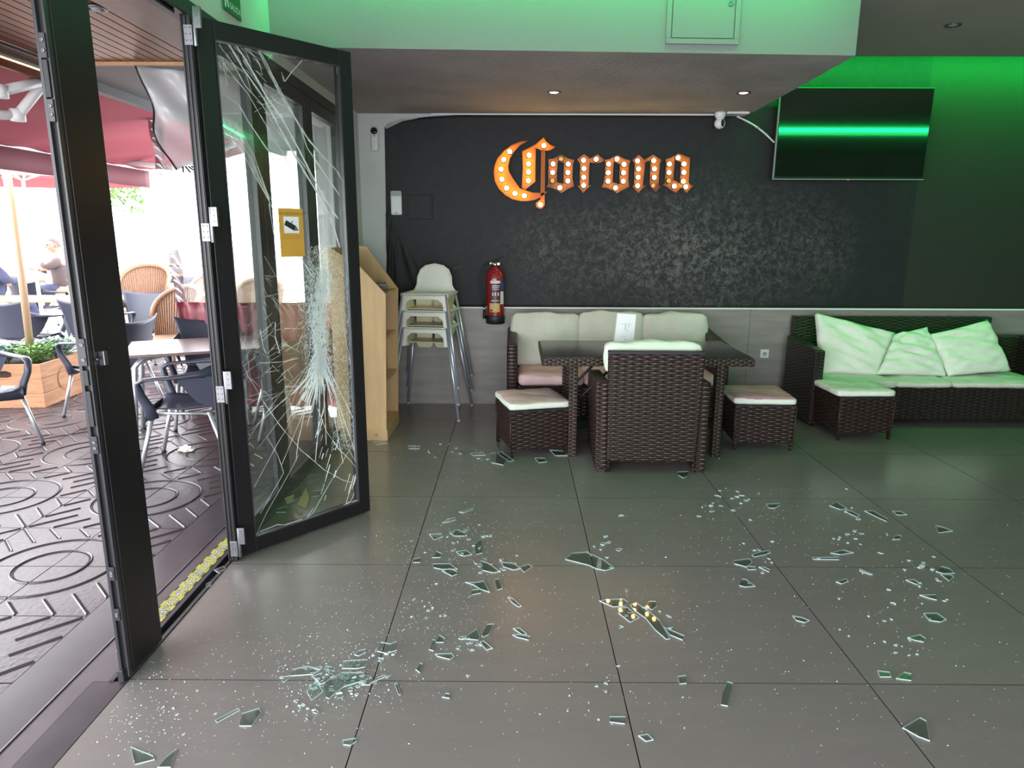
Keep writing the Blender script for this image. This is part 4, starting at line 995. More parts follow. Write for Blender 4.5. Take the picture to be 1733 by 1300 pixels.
# ---- marquee sign
sg = thing('marquee_sign', 'lit marquee letters spelling Corona in blackletter on the slate wall', 'sign', (.7, YW-.012, 2.13))
def cropA(x, y): return 820+x/9.283, 220+y/9.283
def cropB(x, y): return 920+x/12.379, 245+y/12.379
def cropC(x, y): return 1050+x/12.379, 245+y/12.379
YF = YW-.055
def wallpt(uv):
    p = at(uv[0], uv[1], 1, YF); return (p.x-.7, p.z-2.13)
put = lambda a, c, h: Vector((a, -h, c))
def letter(polys, bulbs, mats, crop, r_b, bm_):
    """polys: list of (outline, holes); an open tray with upright rims, bulbs standing in it"""
    b = NB()
    for pl, holes in polys:
        P_ = [wallpt(crop(*q)) for q in pl]; Hs = [[wallpt(crop(*q)) for q in h] for h in holes]
        prism(b, P_, .0, .008, put, 0, Hs, 1)
        wallstrip(b, P_, .008, .045, .0035, put, 1)
        for h in Hs: wallstrip(b, h, .008, .045, -.0035, put, 1)
    o = obj('letter', b, mats, sg)
    for q in bulbs:
        x, z = wallpt(crop(q[0], q[1])); dim = len(q) > 2
        c = NB(); mm = T(x, -.008, z) @ Matrix.Rotation(PI/2, 4, 'X')
        r_b2 = r_b; r_b = r_b*.88
        lathe(c, [(r_b*.4, 0), (r_b*.45, .008), (r_b*.85, .015), (r_b, .026), (r_b*.86, .038), (r_b*.5, .046), (.001, .049)], 14, mm)
        r_b = r_b2; obj('bulb', c, 'bulb_off' if dim else bm_, o)
        c = NB(); lathe(c, [(r_b*1.12, 0), (r_b*1.12, .005), (r_b*.5, .005)], 14, mm); obj('bulb_socket', c, 'rubber', o)
OR = ['tray_orange', 'rim_orange']; BR = ['tray_brown', 'rim_brown']
letter([([(700, 165), (560, 180), (430, 235), (300, 330), (200, 450), (155, 560), (145, 680), (160, 800), (220, 920), (320, 1020), (440, 1090), (580, 1120), (700, 1115), (800, 1095), (900, 1045), (990, 965), (880, 990), (760, 985), (635, 945), (555, 915), (440, 750), (385, 650), (375, 560), (400, 450), (460, 350), (560, 240)], []),
        ([(590, 335), (700, 280), (800, 225), (870, 165), (930, 115), (970, 180), (1040, 235), (1115, 262), (1060, 310), (1000, 328), (890, 318), (805, 285), (800, 810), (635, 945), (585, 900), (600, 600)], []),
        ([(890, 318), (955, 320), (945, 1020), (945, 1180), (910, 1230), (870, 1240), (815, 1210), (805, 1150), (850, 1110), (880, 1090)], [])],
       [(397, 338), (303, 465), (260, 615), (272, 772), (347, 912), (476, 998), (627, 1033), (700, 397), (693, 532), (691, 660), (690, 797), (932, 245), (877, 1175)], OR, cropA, .0235, 'bulb_bright')
letter([([(95, 305), (200, 290), (290, 245), (360, 205), (420, 235), (520, 290), (645, 320), (615, 400), (605, 700), (635, 870), (520, 920), (440, 970), (370, 1015), (300, 960), (200, 910), (60, 880), (100, 820), (100, 600), (105, 400)], [[(300, 340), (430, 385), (420, 600), (415, 820), (285, 790), (275, 600), (290, 450)]])],
       [(365, 290, 0), (200, 403), (190, 580), (185, 755, 0), (342, 900), (517, 405), (510, 580), (507, 757)], BR, cropB, .0225, 'bulb')
letter([([(700, 310), (770, 250), (850, 195), (900, 235), (970, 285), (1050, 250), (1130, 195), (1200, 260), (1280, 315), (1230, 365), (1120, 385), (965, 375), (950, 600), (945, 850), (1010, 845), (900, 930), (830, 1015), (770, 930), (700, 850), (760, 860), (760, 600), (765, 400)], [])],
       [(837, 323), (847, 498), (842, 680), (840, 850), (1103, 300)], BR, cropB, .0225, 'bulb')
letter([([(1285, 320), (1380, 300), (1470, 250), (1550, 215), (1609, 255), (1709, 300), (1824, 325), (1789, 420), (1774, 700), (1794, 880), (1699, 930), (1599, 980), (1535, 1020), (1450, 960), (1350, 915), (1200, 890), (1250, 820), (1285, 650), (1290, 450)], [[(1475, 365), (1600, 405), (1590, 600), (1590, 830), (1445, 785), (1455, 600), (1465, 450)]])],
       [(1540, 300), (1365, 403), (1357, 583), (1352, 763), (1508, 903), (1687, 408), (1679, 585), (1671, 765)], BR, cropB, .0225, 'bulb')
letter([([(250, 320), (320, 265), (375, 210), (430, 250), (500, 310), (590, 260), (690, 205), (760, 255), (865, 320), (830, 400), (810, 600), (800, 860), (855, 865), (790, 935), (740, 1000), (680, 930), (610, 850), (620, 600), (630, 400), (600, 330), (520, 375), (500, 600), (470, 850), (535, 855), (440, 940), (370, 1015), (320, 950), (250, 880), (285, 830), (290, 600), (300, 420)], [])],
       [(360, 335), (380, 505), (372, 680), (362, 857), (700, 330), (715, 503), (712, 683), (690, 860, 0)], BR, cropC, .0225, 'bulb')
letter([([(945, 300), (1050, 270), (1130, 230), (1205, 180), (1300, 215), (1460, 275), (1450, 500), (1430, 790), (1470, 840), (1540, 850), (1460, 930), (1390, 1015), (1330, 960), (1280, 900), (1220, 950), (1165, 1015), (1080, 960), (980, 890), (885, 840), (930, 800), (940, 600), (955, 420)], [[(1140, 330), (1265, 365), (1255, 600), (1240, 800), (1115, 740), (1115, 600), (1130, 450)]])],
       [(1212, 270), (1030, 403), (1022, 580), (1015, 755, 0), (1133, 865), (1337, 400), (1332, 578), (1322, 765), (1375, 880)], BR, cropC, .0225, 'bulb')
# ================================================================== TERRACE
def G(u, v, z=0): return at(u, v, 2, z)
gd = struct('ground', 'pale street ground beyond the terrace', 'ground')
b = NB(); box(b, (-60, -8, -.12), (-1.81, 70, -.045)); obj('slab', b, 'ground', gd)
pv = struct('paving', 'terrace of dark moulded concrete tiles with ring and diagonal ribs', 'paving')
b = NB(); box(b, (-8.94, -1.0, -.06), (-1.81, 9.35, -.022)); obj('mortar_bed', b, 'grout', pv)
TS = .4455
def rib(bm, pts, w_=.0055, h_=.004, z=0.0):
    pts = [Vector(p) for p in pts]
    L = []
    for i, p in enumerate(pts):
        d = (pts[min(i+1, len(pts)-1)]-pts[max(0, i-1)]).normalized(); n = Vector((-d.y, d.x))*w_/2
        L.append((bm.verts.new((p.x+n.x, p.y+n.y, z)), bm.verts.new((p.x, p.y, z+h_)), bm.verts.new((p.x-n.x, p.y-n.y, z))))
    for a, c in zip(L[:-1], L[1:]):
        for k in (0, 1):
            f = bm.faces.new((a[k], a[k+1], c[k+1], c[k])); f.material_index = 0
def groove(bm, pts, w_=.007, z=.0006):
    pts = [Vector(p) for p in pts]; L = []
    for i, p in enumerate(pts):
        d = (pts[min(i+1, len(pts)-1)]-pts[max(0, i-1)]).normalized(); n = Vector((-d.y, d.x))*w_/2
        L.append((bm.verts.new((p.x+n.x, p.y+n.y, z)), bm.verts.new((p.x-n.x, p.y-n.y, z))))
    for a, c in zip(L[:-1], L[1:]):
        bm.faces.new((a[0], a[1], c[1], c[0])).material_index = 1
b = NB(); e = TS-.006
box(b, (0, 0, -.022), (e, e, 0))
for r in (.165, .30):
    arc = [(r*math.cos(t*PI/2/12), r*math.sin(t*PI/2/12)) for t in range(13)]
    rib(b, arc, .010, .006); groove(b, [(x*(1-.011/r), y*(1-.011/r)) for x, y in arc], .009)
def diag(x0, y0, x1, y1):
    rib(b, [(x0, y0), (x1, y1)], .010, .006); d = Vector((x1-x0, y1-y0)).normalized(); n = Vector((-d.y, d.x))*.009
    groove(b, [(x0+n.x, y0+n.y), (x1+n.x, y1+n.y)], .009)
diag(.262, .262, e-.01, e-.01); diag(.16, .31, .29, e-.006); diag(.31, .16, e-.006, .29); diag(.335, .02, e-.006, .125); diag(.02, .335, .125, e-.006)
bmesh.ops.recalc_face_normals(b, faces=[f for f in b.faces])
me = bpy.data.meshes.new('paving_tile'); b.to_mesh(me); b.free(); me.materials.append(M['paver']); me.materials.append(M['grout'])
R = random.Random(9)
cand = []
for i in range(16):
    for j in range(-7, 13):
        xc = -1.81-TS*(i+.5); yc = 3.08+TS*(j+.5)
        cand.append((math.hypot(xc, yc), i, j, xc, yc))
cand.sort(); 
for n_, (dd, i, j, xc, yc) in enumerate(cand):
    if n_ >= 300: break
    # ring centres sit on every second joint corner
    cxn = 1 if (i % 2 == 0) else 0     # corner of the ring: 0 = right edge of tile, 1 = left edge
    cyn = 0 if (j % 2 == 0) else 1
    o = bpy.data.objects.new('paving_tile', me); C.objects.link(o); o.parent = pv
    # local ring corner is (0, 0): rotate so that it points to the shared corner
    sx = -1 if cxn else 1; sy = -1 if cyn == 0 else 1
    ang = {(-1, -1): 0, (1, -1): PI/2, (1, 1): PI, (-1, 1): -PI/2}[(sx, sy)]
    off = Matrix.Rotation(ang, 4, 'Z') @ Vector((-e/2, -e/2, 0))
    o.location = (xc+off.x, yc+off.y, R.uniform(-.0015, .0008)); o.rotation_euler = (0, 0, ang)
rest = cand[300:]
b = NB()
for dd, i, j, xc, yc in rest: box(b, (xc-e/2, yc-e/2, -.022), (xc+e/2, yc+e/2, 0))
o = obj('far_paving_tile', b, 'paver', pv); o['kind'] = 'stuff'
# ---- slatted porch ceiling
pc = struct('ceiling_porch', 'varnished wooden slat ceiling over the terrace edge', 'ceiling')
X0, X1 = -2.77, -1.83; n = 14; pw = (X1-X0)/n
b = NB(); box(b, (0, 0, 0), (pw-.008, 5.9, .018)); s0_ = obj('ceiling_slat', b, 'slat', pc, loc=(X0, -1.45, 2.60)); sm = s0_.data
for k in range(1, n):
    o = bpy.data.objects.new('ceiling_slat', sm); C.objects.link(o); o.parent = pc; o.location = (X0+pw*k, -1.45, 2.60)
b = NB(); box(b, (-2.80, -1.5, 2.619), (-1.47, 4.46, 2.66)); obj('slat_backing', b, 'grout', pc)
b = NB(); box(b, (-1.83, -1.5, 2.565), (-1.79, 4.46, 2.60)); box(b, (-1.79, -1.5, 2.55), (-1.66, 4.46, 2.59)); box(b, (-1.66, -1.5, 2.53), (-1.475, 4.46, 2.575)); obj('wall_molding', b, 'slat_dark', pc, bevel=.008)
b = NB(); box(b, (-2.83, -1.5, 2.575), (-2.77, 4.46, 2.60)); box(b, (-2.87, -1.5, 2.55), (-2.83, 4.46, 2.61)); obj('outer_molding', b, 'slat_dark', pc, bevel=.006)
b = NB(); box(b, (-2.90, -1.5, 2.50), (-2.87, 4.46, 2.60)); obj('fascia', b, 'slat', pc)
b = NB(); box(b, (-2.882, -1.5, 2.544), (-2.866, 4.46, 2.552)); obj('light_line', b, 'led_warm', pc)
b = NB(); box(b, (-2.9, 4.45, 2.582), (-1.475, 4.475, 2.605)); obj('end_trim', b, 'beech_in', pc)
p = at(163, 13, 2, 2.598); 
r = thing('porch_spotlight', 'small swivel spotlight let into the wooden porch ceiling', 'spotlight', (p.x, p.y, 2.598))
b = NB(); lathe(b, [(.05, 0), (.05, -.006), (.036, -.008), (.034, .01)], 20); obj('trim_ring', b, 'steel', r)
b = NB(); lathe(b, [(.026, -.004), (.02, -.012), (.001, -.013)], 16); obj('lens', b, 'device_grey', r)
b = NB(); box(b, (-2.91, 4.48, 2.60), (-1.47, 9.0, 2.68)); box(b, (-2.93, 4.46, 2.54), (-2.86, 9.0, 2.68)); box(b, (-2.93, -2, 2.54), (-2.90, 4.46, 2.68)); o = obj('canopy_panel', b, 'grey_panel'); tag(o, 'flat grey ceiling panel beyond the wooden slats', 'panel', kind='structure')
# ---- awning
aw = thing('awning', 'maroon folding-arm awning stretched over the terrace', 'awning', (-2.88, 3.5, 2.6))
yA0, yA1 = -2.5, 4.9      # local y span -> 1.0 .. 7.4
def awn(a, c):
    x = .0-1.42*a; z = -.015 - .275*a - .03*math.sin(PI*a)
    z += .012*math.sin(a*PI)*math.sin(c*40+a*5)*(1 if a > .3 else .4) + (.02*math.sin(c*90)*max(0, a-.6))
    return Vector((x, yA0+(yA1-yA0)*c, z))
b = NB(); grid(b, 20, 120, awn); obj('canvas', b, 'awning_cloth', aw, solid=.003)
b = NB(); box(b, (-1.47, yA0, -.30), (-1.40, yA1, -.235)); tube(b, [(-1.435, yA0, -.235), (-1.435, yA1, -.235)], .03, 10); obj('front_rail', b, 'white_metal', aw, bevel=.006)
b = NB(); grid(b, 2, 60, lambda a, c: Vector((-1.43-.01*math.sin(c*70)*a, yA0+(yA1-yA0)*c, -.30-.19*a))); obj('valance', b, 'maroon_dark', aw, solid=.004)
AO = Vector((-2.88, 3.5, 2.6))
for yb, pts_ in ((0, [at(-60, 166, 0, -3.1), at(0, 155, 0, -3.0), at(76, 136, 0, -2.9)]), (1, [at(74, 140, 0, -2.92), at(30, 195, 0, -3.1), at(-70, 190, 0, -3.3)]), (2, [AO+Vector((-1.40, 4.2, -.25)), AO+Vector((-.75, 4.1, -.33)), AO+Vector((-.05, 4.0, -.10))])):
    b = NB(); pts_ = [p - AO for p in pts_]
    tube(b, pts_[:2], .030, 8); tube(b, pts_[1:], .030, 8); lathe(b, [(.001, -.04), (.042, -.035), (.042, .035), (.001, .04)], 12, T(*pts_[1])); obj('folding_arm', b, 'white_metal', aw)
b = NB(); tube(b, [(-1.5, 3.1, -.30), (-1.5, 3.1, -.42)], .006, 6); tube(b, [(-1.46, 3.8, -.22), (-1.46, 3.8, -.33), (-1.50, 3.86, -.36)], .03, 8); obj('rail_bracket', b, 'white_metal', aw)
# ---- rolled clear vinyl and side curtain
rv = thing('vinyl_screen', 'shiny creased clear vinyl screen slanting down behind the doors', 'vinyl screen', (-2.0, 4.6, 2.6))
def rvf(a, c):
    A = Vector((-.33+.10*c, -.10+.14*c, 0-.60*c)); B = Vector((.50, .55+.3*c, 0-.54*c))
    p = A.lerp(B, a); p.y += .05*math.sin(a*9+c*7)+.03*math.sin(a*23-c*11); p.z += .0
    return p
b = NB(); grid(b, 40, 24, rvf); obj('vinyl_sheet', b, 'pvc_roll', rv, solid=.002)
b = NB(); tube(b, [rvf(0, k/12) for k in range(13)], .006, 6); obj('hem', b, 'rubber', rv)
b = NB(); 
for k in range(7): tube(b, [rvf(.05+.02*k, .97), rvf(.02+.05*k, 1.0)+Vector((.02, 0, -.02))], .006, 5)
obj('tie_strap', b, 'rubber', rv)
cu = thing('side_curtain', 'terrace side curtain, clear vinyl above a maroon canvas foot', 'curtain', (-3.03, 6.15, 0))
def cuf(z0, z1, xw=1.55):
    def fn(a, c):
        z = z0+(z1-z0)*c
        return Vector((xw*a+.02*math.sin(z*4)*(a < .1), .035*math.sin(a*26+.6*math.sin(z*2))+.02*math.sin(a*61), z))
    return fn
b = NB(); grid(b, 90, 10, cuf(.04, .99)); obj('canvas_foot', b, 'maroon', cu, solid=.003)
b = NB(); grid(b, 90, 24, cuf(.99, 2.55)); obj('clear_window', b, 'pvc', cu)
b = NB(); grid(b, 6, 40, lambda a, c: Vector((-.09*c+.10*a, -.02+.02*math.sin(c*30+a*3), .99+1.85*c))); obj('edge_strip', b, 'pvc_edge', cu)
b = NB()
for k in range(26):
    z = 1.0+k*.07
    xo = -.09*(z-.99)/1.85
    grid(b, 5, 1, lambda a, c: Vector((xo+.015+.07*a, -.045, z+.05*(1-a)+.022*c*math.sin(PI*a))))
obj('edge_marks', b, 'white_metal', cu)  # white slanting marks laid on the edge strip
# ---- far parasol
def parasol(x, y, z, label, rad=1.5, pole_h=2.4):
    r = thing('parasol', label, 'parasol', (x, y, z))
    b = NB(); n = 8; top = b.verts.new((0, 0, .45)); ring = [b.verts.new((rad*math.cos(2*PI*k/n), rad*math.sin(2*PI*k/n), 0)) for k in range(n)]
    for k in range(n): b.faces.new((top, ring[k], ring[(k+1) % n]))
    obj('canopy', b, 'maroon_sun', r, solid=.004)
    b = NB(); m_ = [b.verts.new((rad*1.005*math.cos(2*PI*k/n), rad*1.005*math.sin(2*PI*k/n), 0)) for k in range(n)]; l_ = [b.verts.new((rad*1.01*math.cos(2*PI*k/n), rad*1.01*math.sin(2*PI*k/n), -.16)) for k in range(n)]
    for k in range(n): b.faces.new((m_[k], m_[(k+1) % n], l_[(k+1) % n], l_[k]))
    obj('valance', b, 'maroon_sun', r, solid=.004)
    for k in range(n):
        a = 2*PI*k/n; b = NB(); tube(b, [(0, 0, .41), (rad*.98*math.cos(a), rad*.98*math.sin(a), -.03)], .022, 6); tube(b, [(.03*math.cos(a), .03*math.sin(a), -.12), (rad*.5*math.cos(a), rad*.5*math.sin(a), .18)], .02, 6); obj('rib', b, 'white_metal', r)
    b = NB(); tube(b, [(0, 0, .45), (0, 0, -z+.0)], .025, 10); obj('pole', b, 'white_metal', r)
parasol(-6.85, 9.9, 2.44, 'pink-lit parasol with white ribs seen under the awning')
parasol(-9.4, 8.6, 2.45, 'far left parasol, only a strip of its pink canopy showing')
# ---- planter with plants, broom-like pole
pl = thing('planter_crate', 'pine crate planter with hand hole on the terrace', 'planter', (-4.37, 6.19, 0), math.radians(5))
Wd, Dp, Hh = .84, .72, .41
for k in range(3):
    z0 = .137*k
    b = NB()
    if k == 2: prism(b, [(-Wd, z0), (0, z0), (0, Hh), (-Wd, Hh)], 0, .018, lambda x, z, h: Vector((x, h, z)), holes=[[(-.40, .30), (-.36, .285), (-.30, .285), (-.26, .30), (-.26, .335), (-.30, .35), (-.36, .35), (-.40, .335)]])
    else: box(b, (-Wd, 0, z0), (0, .018, z0+.134))
    obj('front_board', b, 'crate', pl, bevel=.002)
    b = NB(); box(b, (-.018, .018, z0), (0, Dp, z0+.134)); obj('side_board', b, 'crate', pl, bevel=.002)
    b = NB(); box(b, (-Wd, .018, z0), (-Wd+.018, Dp, z0+.134)); obj('side_board', b, 'crate', pl, bevel=.002)
b = NB(); box(b, (-Wd+.018, Dp-.018, 0), (-.018, Dp, Hh)); obj('back_board', b, 'crate', pl)
b = NB(); box(b, (-Wd+.018, .018, .02), (-.018, Dp-.018, .36)); obj('soil', b, 'soil', pl)
b = NB(); mm = Matrix.Rotation(0, 4, 'Z')
for r_ in (.10, .115):
    pts = [(.002, .36+r_*math.cos(t*2*PI/20), .21+r_*math.sin(t*2*PI/20)) for t in range(21)]; tube(b, pts, .0015, 4)
obj('branded_ring', b, 'slat_dark', pl)
def leafmesh(bm, p, d, L, w_, up):
    d = Vector(d).normalized(); s = d.cross(Vector((0, 0, 1))).normalized()*w_/2 if abs(d.z) < .98 else Vector((w_/2, 0, 0))
    p = Vector(p); m_ = p+d*L*.5+Vector((0, 0, up)); e_ = p+d*L
    v = [bm.verts.new(q) for q in (p, m_-s, e_, m_+s)]; bm.faces.new(v)
def plant(x, y, label, mat, hgt, nst, lw, seed, grp='plants in the crate planter', spread=.16):
    r = thing('leafy_plant', label, 'plant', (x, y, .36), 0, grp); R = random.Random(seed)
    bs = NB(); bl = NB()
    for k in range(nst):
        a = R.uniform(0, 2*PI); o_ = R.uniform(0, .08); p0 = Vector((o_*math.cos(a), o_*math.sin(a), 0)); h = hgt*R.uniform(.6, 1.05)
        p1 = p0+Vector((spread*math.cos(a)*R.random(), spread*math.sin(a)*R.random(), h)); pm = p0.lerp(p1, .5)+Vector((0, 0, .02)); tube(bs, [p0, pm, p1], .003, 4)
        for q in range(12):
            t = .25+.75*q/12; p = p0.lerp(p1, t); b2 = R.uniform(0, 2*PI)
            leafmesh(bl, p, (math.cos(b2), math.sin(b2), R.uniform(0, .7)), lw*R.uniform(1.2, 2.4), lw*.8, .008)
    obj('stems', bs, 'leaf_green', r); o = obj('foliage', bl, mat, r, solid=.0015); o['kind'] = 'stuff'
def PLT(x, y): return (-4.37 + x*math.cos(DG(5)) - y*math.sin(DG(5)), 6.19 + x*math.sin(DG(5)) + y*math.cos(DG(5)))
for (x, y, lb, mt_, h, n_, lw, sd) in ((-.22, .30, 'bright green bushy plant in the middle of the crate', 'leaf_green', .20, 26, .035, 1), (-.50, .25, 'grey-green broad-leaved plant at the left of the crate', 'leaf_blue', .20, 18, .055, 2),
                                    (-.10, .52, 'blue-green plant at the right rear of the crate', 'leaf_blue', .22, 16, .055, 3), (-.35, .5, 'green plant at the back of the crate behind the pole', 'leaf_green', .18, 16, .04, 4), (-.68, .45, 'pale plant in the far left corner of the crate', 'leaf_blue', .16, 12, .05, 5)):
    q = PLT(x, y); plant(q[0], q[1], lb, mt_, h, n_, lw, sd)
q = at(52, 600, 1, 6.55); qt = at(6, 212, 1, 6.6)
po = thing('wooden_pole', 'plain turned wooden pole standing upright in the crate planter', 'pole', (q.x, q.y, .30))
b = NB(); tube(b, [(0, 0, 0), (qt.x-q.x, 0, (qt.z-.30)*.4), (qt.x-q.x, 0, qt.z-.30)], [.032, .034, .038], 12); obj('shaft', b, 'pole_wood', po)
b = NB(); tube(b, [(0, 0, .0), (0, 0, .12)], .036, 12); obj('dark_collar', b, 'crate', po)
# ---- resin armchair
def resin_chair(loc, rz, label, group='resin terrace chairs', mat='resin', Hb=.88):
    r = thing('terrace_chair', label, 'chair', loc, rz, group)
    # faces -Y locally; seat centre at origin
    b = NB(); grid(b, 14, 14, lambda a, c: Vector(((a*2-1)*(.23-.02*c), -.24+.46*c, .44+.012*(a*2-1)**2*2-.018*math.sin(PI*a)-.02*(1-abs(c*2-1))-.02*max(0, .12-c)*6))); obj('seat', b, mat, r, solid=.008)
    b = NB(); grid(b, 2, 14, lambda c, a: Vector(((a*2-1)*.232, -.235-.004*c, .44-.065*c*(1-.15*math.cos((a*2-1)*3)))) ); obj('seat_apron', b, mat, r, solid=.008)
    def bk_(a, c):
        x = a*2-1; w_ = .20+.085*c**1.3
        top = .0 if c < 1 else 0
        z = .43+(Hb-.43)*c*(1-.11*(1-x*x)*c) - .0
        return Vector((x*w_, .215+.13*c-.06*x*x*(.4+.6*c), z))
    b = NB(); grid(b, 18, 14, bk_); obj('backrest', b, mat, r, solid=.009)
    for s in (-1, 1):
        b = NB()
        # arm: rail from the back forward, curling down to the seat side
        pts = [(s*.245, .23, .70), (s*.285, .12, .685), (s*.30, -.05, .672), (s*.30, -.20, .665), (s*.295, -.245, .64), (s*.285, -.235, .56), (s*.262, -.20, .47), (s*.255, -.18, .39)]
        pr = None
        for i, p in enumerate(pts):
            p = Vector(p); wd = [.012, .024, .034, .036, .030, .022, .022, .022][i]; ht_ = [.05, .022, .013, .012, .020, .030, .034, .036][i]
            d = (Vector(pts[min(i+1, len(pts)-1)])-Vector(pts[max(i-1, 0)])).normalized(); sd_ = Vector((1, 0, 0)); up = d.cross(sd_).normalized()
            ring = [b.verts.new(p+sd_*math.cos(t*PI/4)*wd+up*math.sin(t*PI/4)*ht_) for t in range(8)]
            if pr:
                for k in range(8):
                    f = b.faces.new((pr[k], pr[(k+1) % 8], ring[(k+1) % 8], ring[k])); f.smooth = True
            else: b.faces.new(ring[::-1])
            pr = ring
        b.faces.new(pr)
        grid(b, 4, 4, lambda a, c: Vector((s*(.236+.045*c), .24-.24*(1-a)*c**.5-.02, .43+.24*c)))
        obj('armrest', b, mat, r)
        for yy, y2, zt in ((-.185, -.27, .43), (.16, .26, .42)):
            b = NB(); tube(b, [(s*.235, yy, zt), (s*.285, y2*1.1, .012)], .0145, 10); lg = obj('leg', b, 'alu_leg', r)
            b = NB(); tube(b, [(s*.285, y2*1.1, .02), (s*.285, y2*1.1, 0)], .0165, 10); obj('foot_cap', b, 'rubber', lg)
    b = NB(); tube(b, [(-.23, -.18, .425), (-.23, .16, .405), (.23, .16, .405), (.23, -.18, .425)], .011, 8); obj('seat_frame', b, 'alu_leg', r)
    return r
ch0 = resin_chair((-2.26, 4.66, 0), DG(-78), 'slate resin armchair nearest the doorway, at the bronze table')
cps = [((-4.02, 4.92, 0), DG(66), 'slate resin armchair at the left frame edge, before the crate'),
       ((-5.15, 5.72, 0), DG(165), 'slate resin chair half cut off at left, backrest before the crate'),
       ((-5.55, 7.75, 0), DG(172), 'slate resin chair directly behind the crate planter'),
       ((-4.85, 7.95, 0), DG(185), 'slate resin chair behind the crate, partly hidden by the near door stile'),
       ((-7.55, 10.9, 0), DG(176), 'slate resin chair at the far side of the long bright table'),
       ((-6.75, 11.1, 0), DG(184), 'slate resin chair next to the near door stile, beyond the bright table'),
       ((-4.75, 8.6, 0), DG(5), 'slate resin chair with broad pale-lit back between stile and curtain'),
       ((-3.62, 6.05, 0), DG(-105), 'slate resin chair on the left long side of the bronze table'),
       ((-2.62, 5.80, 0), DG(20), 'slate resin chair at the far side of the bronze table'),
       ((-1.83, 5.50, 0), DG(-66), 'slate resin armchair on the right of the bronze table, behind door glass'),
       ((-6.3, 13.2, 0), DG(20), 'farthest slate resin chair by the distant table'),
       ((-3.3, 7.6, 0), DG(170), 'slate resin chair standing beyond the maroon curtain')]
for l, rz, lb in cps: dup(ch0, l, rz, lb)
# ---- terrace tables
def terrace_table(x, y, rz, w_, d_, label, mat, z=.735, splay=.06):
    r = thing('terrace_table', label, 'table', (x, y, 0), rz, 'terrace tables')
    b = NB(); box(b, (-w_/2, -d_/2, z-.022), (w_/2, d_/2, z)); obj('tabletop', b, mat, r, bevel=.006, seg=3)
    for sx in (-1, 1):
        for sy in (-1, 1):
            b = NB(); px, py = sx*(w_/2-.08), sy*(d_/2-.08)
            tube(b, [(px-sx*.18, py-sy*.10, z-.035), (px-sx*.04, py-sy*.02, z-.045), (px+sx*.01, py+sy*.0, z-.10), (px+sx*.02, py, z-.2), (px+sx*splay, py+sy*splay, 0.01)], .019, 10); lg = obj('leg', b, 'alu_leg', r)
            b = NB(); tube(b, [(px+sx*splay, py+sy*splay, .02), (px+sx*splay, py+sy*splay, 0)], .022, 10); obj('foot_cap', b, 'rubber', lg)
    b = NB(); box(b, (-w_/2+.2, -.02, z-.045), (w_/2-.2, .02, z-.022)); obj('support_bar', b, 'rubber', r)
    return r
c_ = at(205, 603, 2, .735)
ta = DG(24); w_, d_ = 1.15, .75
cx = c_.x + math.cos(ta)*w_/2 - math.sin(ta)*d_/2; cy = c_.y + math.sin(ta)*w_/2 + math.cos(ta)*d_/2
terrace_table(cx, cy, ta, w_, d_, 'bronze-topped terrace table just outside the doorway', 'table_top')
terrace_table(-6.35, 9.2, DG(4), 2.2, .85, 'long sunlit table behind the crate planter', 'table_wood', .74)
terrace_table(-6.2, 12.6, 0, 1.6, .8, 'table at which the man in the pale shirt sits', 'table_wood', .86)
terrace_table(-8.7, 11.6, 0, 1.4, .8, 'orange table at the far left beside the navy jacket', 'table_wood', .82)
terrace_table(-7.0, 14.8, 0, 1.3, .8, 'farthest terrace table, seen between stile and curtain', 'table_wood', .95)
terrace_table(-4.35, 9.6, DG(3), .9, .7, 'small table in front of the rattan chairs', 'table_wood', .78)
# ---- rattan chairs
def rattan_chair(loc, rz, label, sc=1.0):
    r = thing('rattan_chair', label, 'chair', loc, rz, 'rattan terrace chairs'); r.scale = (sc, sc, sc)
    W_, H0, H1 = .33, .40, .98
    def shell(a, z):   # half-round back
        t = PI*(.0+1.0*a); k = .8+.35*(z-H0)/(H1-H0)
        return Vector((-math.cos(t)*W_*k, .02+math.sin(t)*.24*k+.10*(z-H0), z))
    def topz(a): return H0+.22+(H1-H0-.22)*math.sin(PI*a)**.6
    b = NB(); tube(b, [shell(k/24, topz(k/24)) for k in range(25)], .027, 8); obj('rolled_rim', b, 'rattan', r)
    b = NB()
    for k in range(1, 32): a = k/32; tube(b, [shell(a, H0-.02), shell(a, (H0+topz(a))/2), shell(a, topz(a))], .007, 5)
    o = obj('woven_back', b, 'rattan', r); o['kind'] = 'stuff'
    b = NB(); grid(b, 30, 2, lambda a, c: (lambda p: Vector((p.x*1.01, p.y*1.01+.004, p.z)))(shell(a, H0+(topz(a)-H0)*c))); obj('back_panel', b, 'rattan', r)
    b = NB(); lathe(b, [(.001, .42), (.28, .42), (.30, .40), (.28, .36), (.001, .36)], 22, T(0, .0, 0)); obj('seat', b, 'rattan', r)
    for sx in (-1, 1):
        for sy in (-1, 1): b = NB(); tube(b, [(sx*.2, sy*.17+.02, .38), (sx*.24, sy*.22+.02, 0)], .018, 8); obj('leg', b, 'rattan', r)
    return r
rattan_chair((-4.0, 7.85, 0), DG(-25), 'rattan tub chair half hidden by the maroon curtain')
rattan_chair((-5.75, 10.6, 0), DG(5), 'rattan tub chair with fan back beside the near door stile', 1.12)
rattan_chair((-4.95, 10.9, 0), DG(-20), 'small far rattan chair at the curtain edge')
rattan_chair((-3.55, 9.4, 0), DG(0), 'rattan chair faintly visible through the clear vinyl')
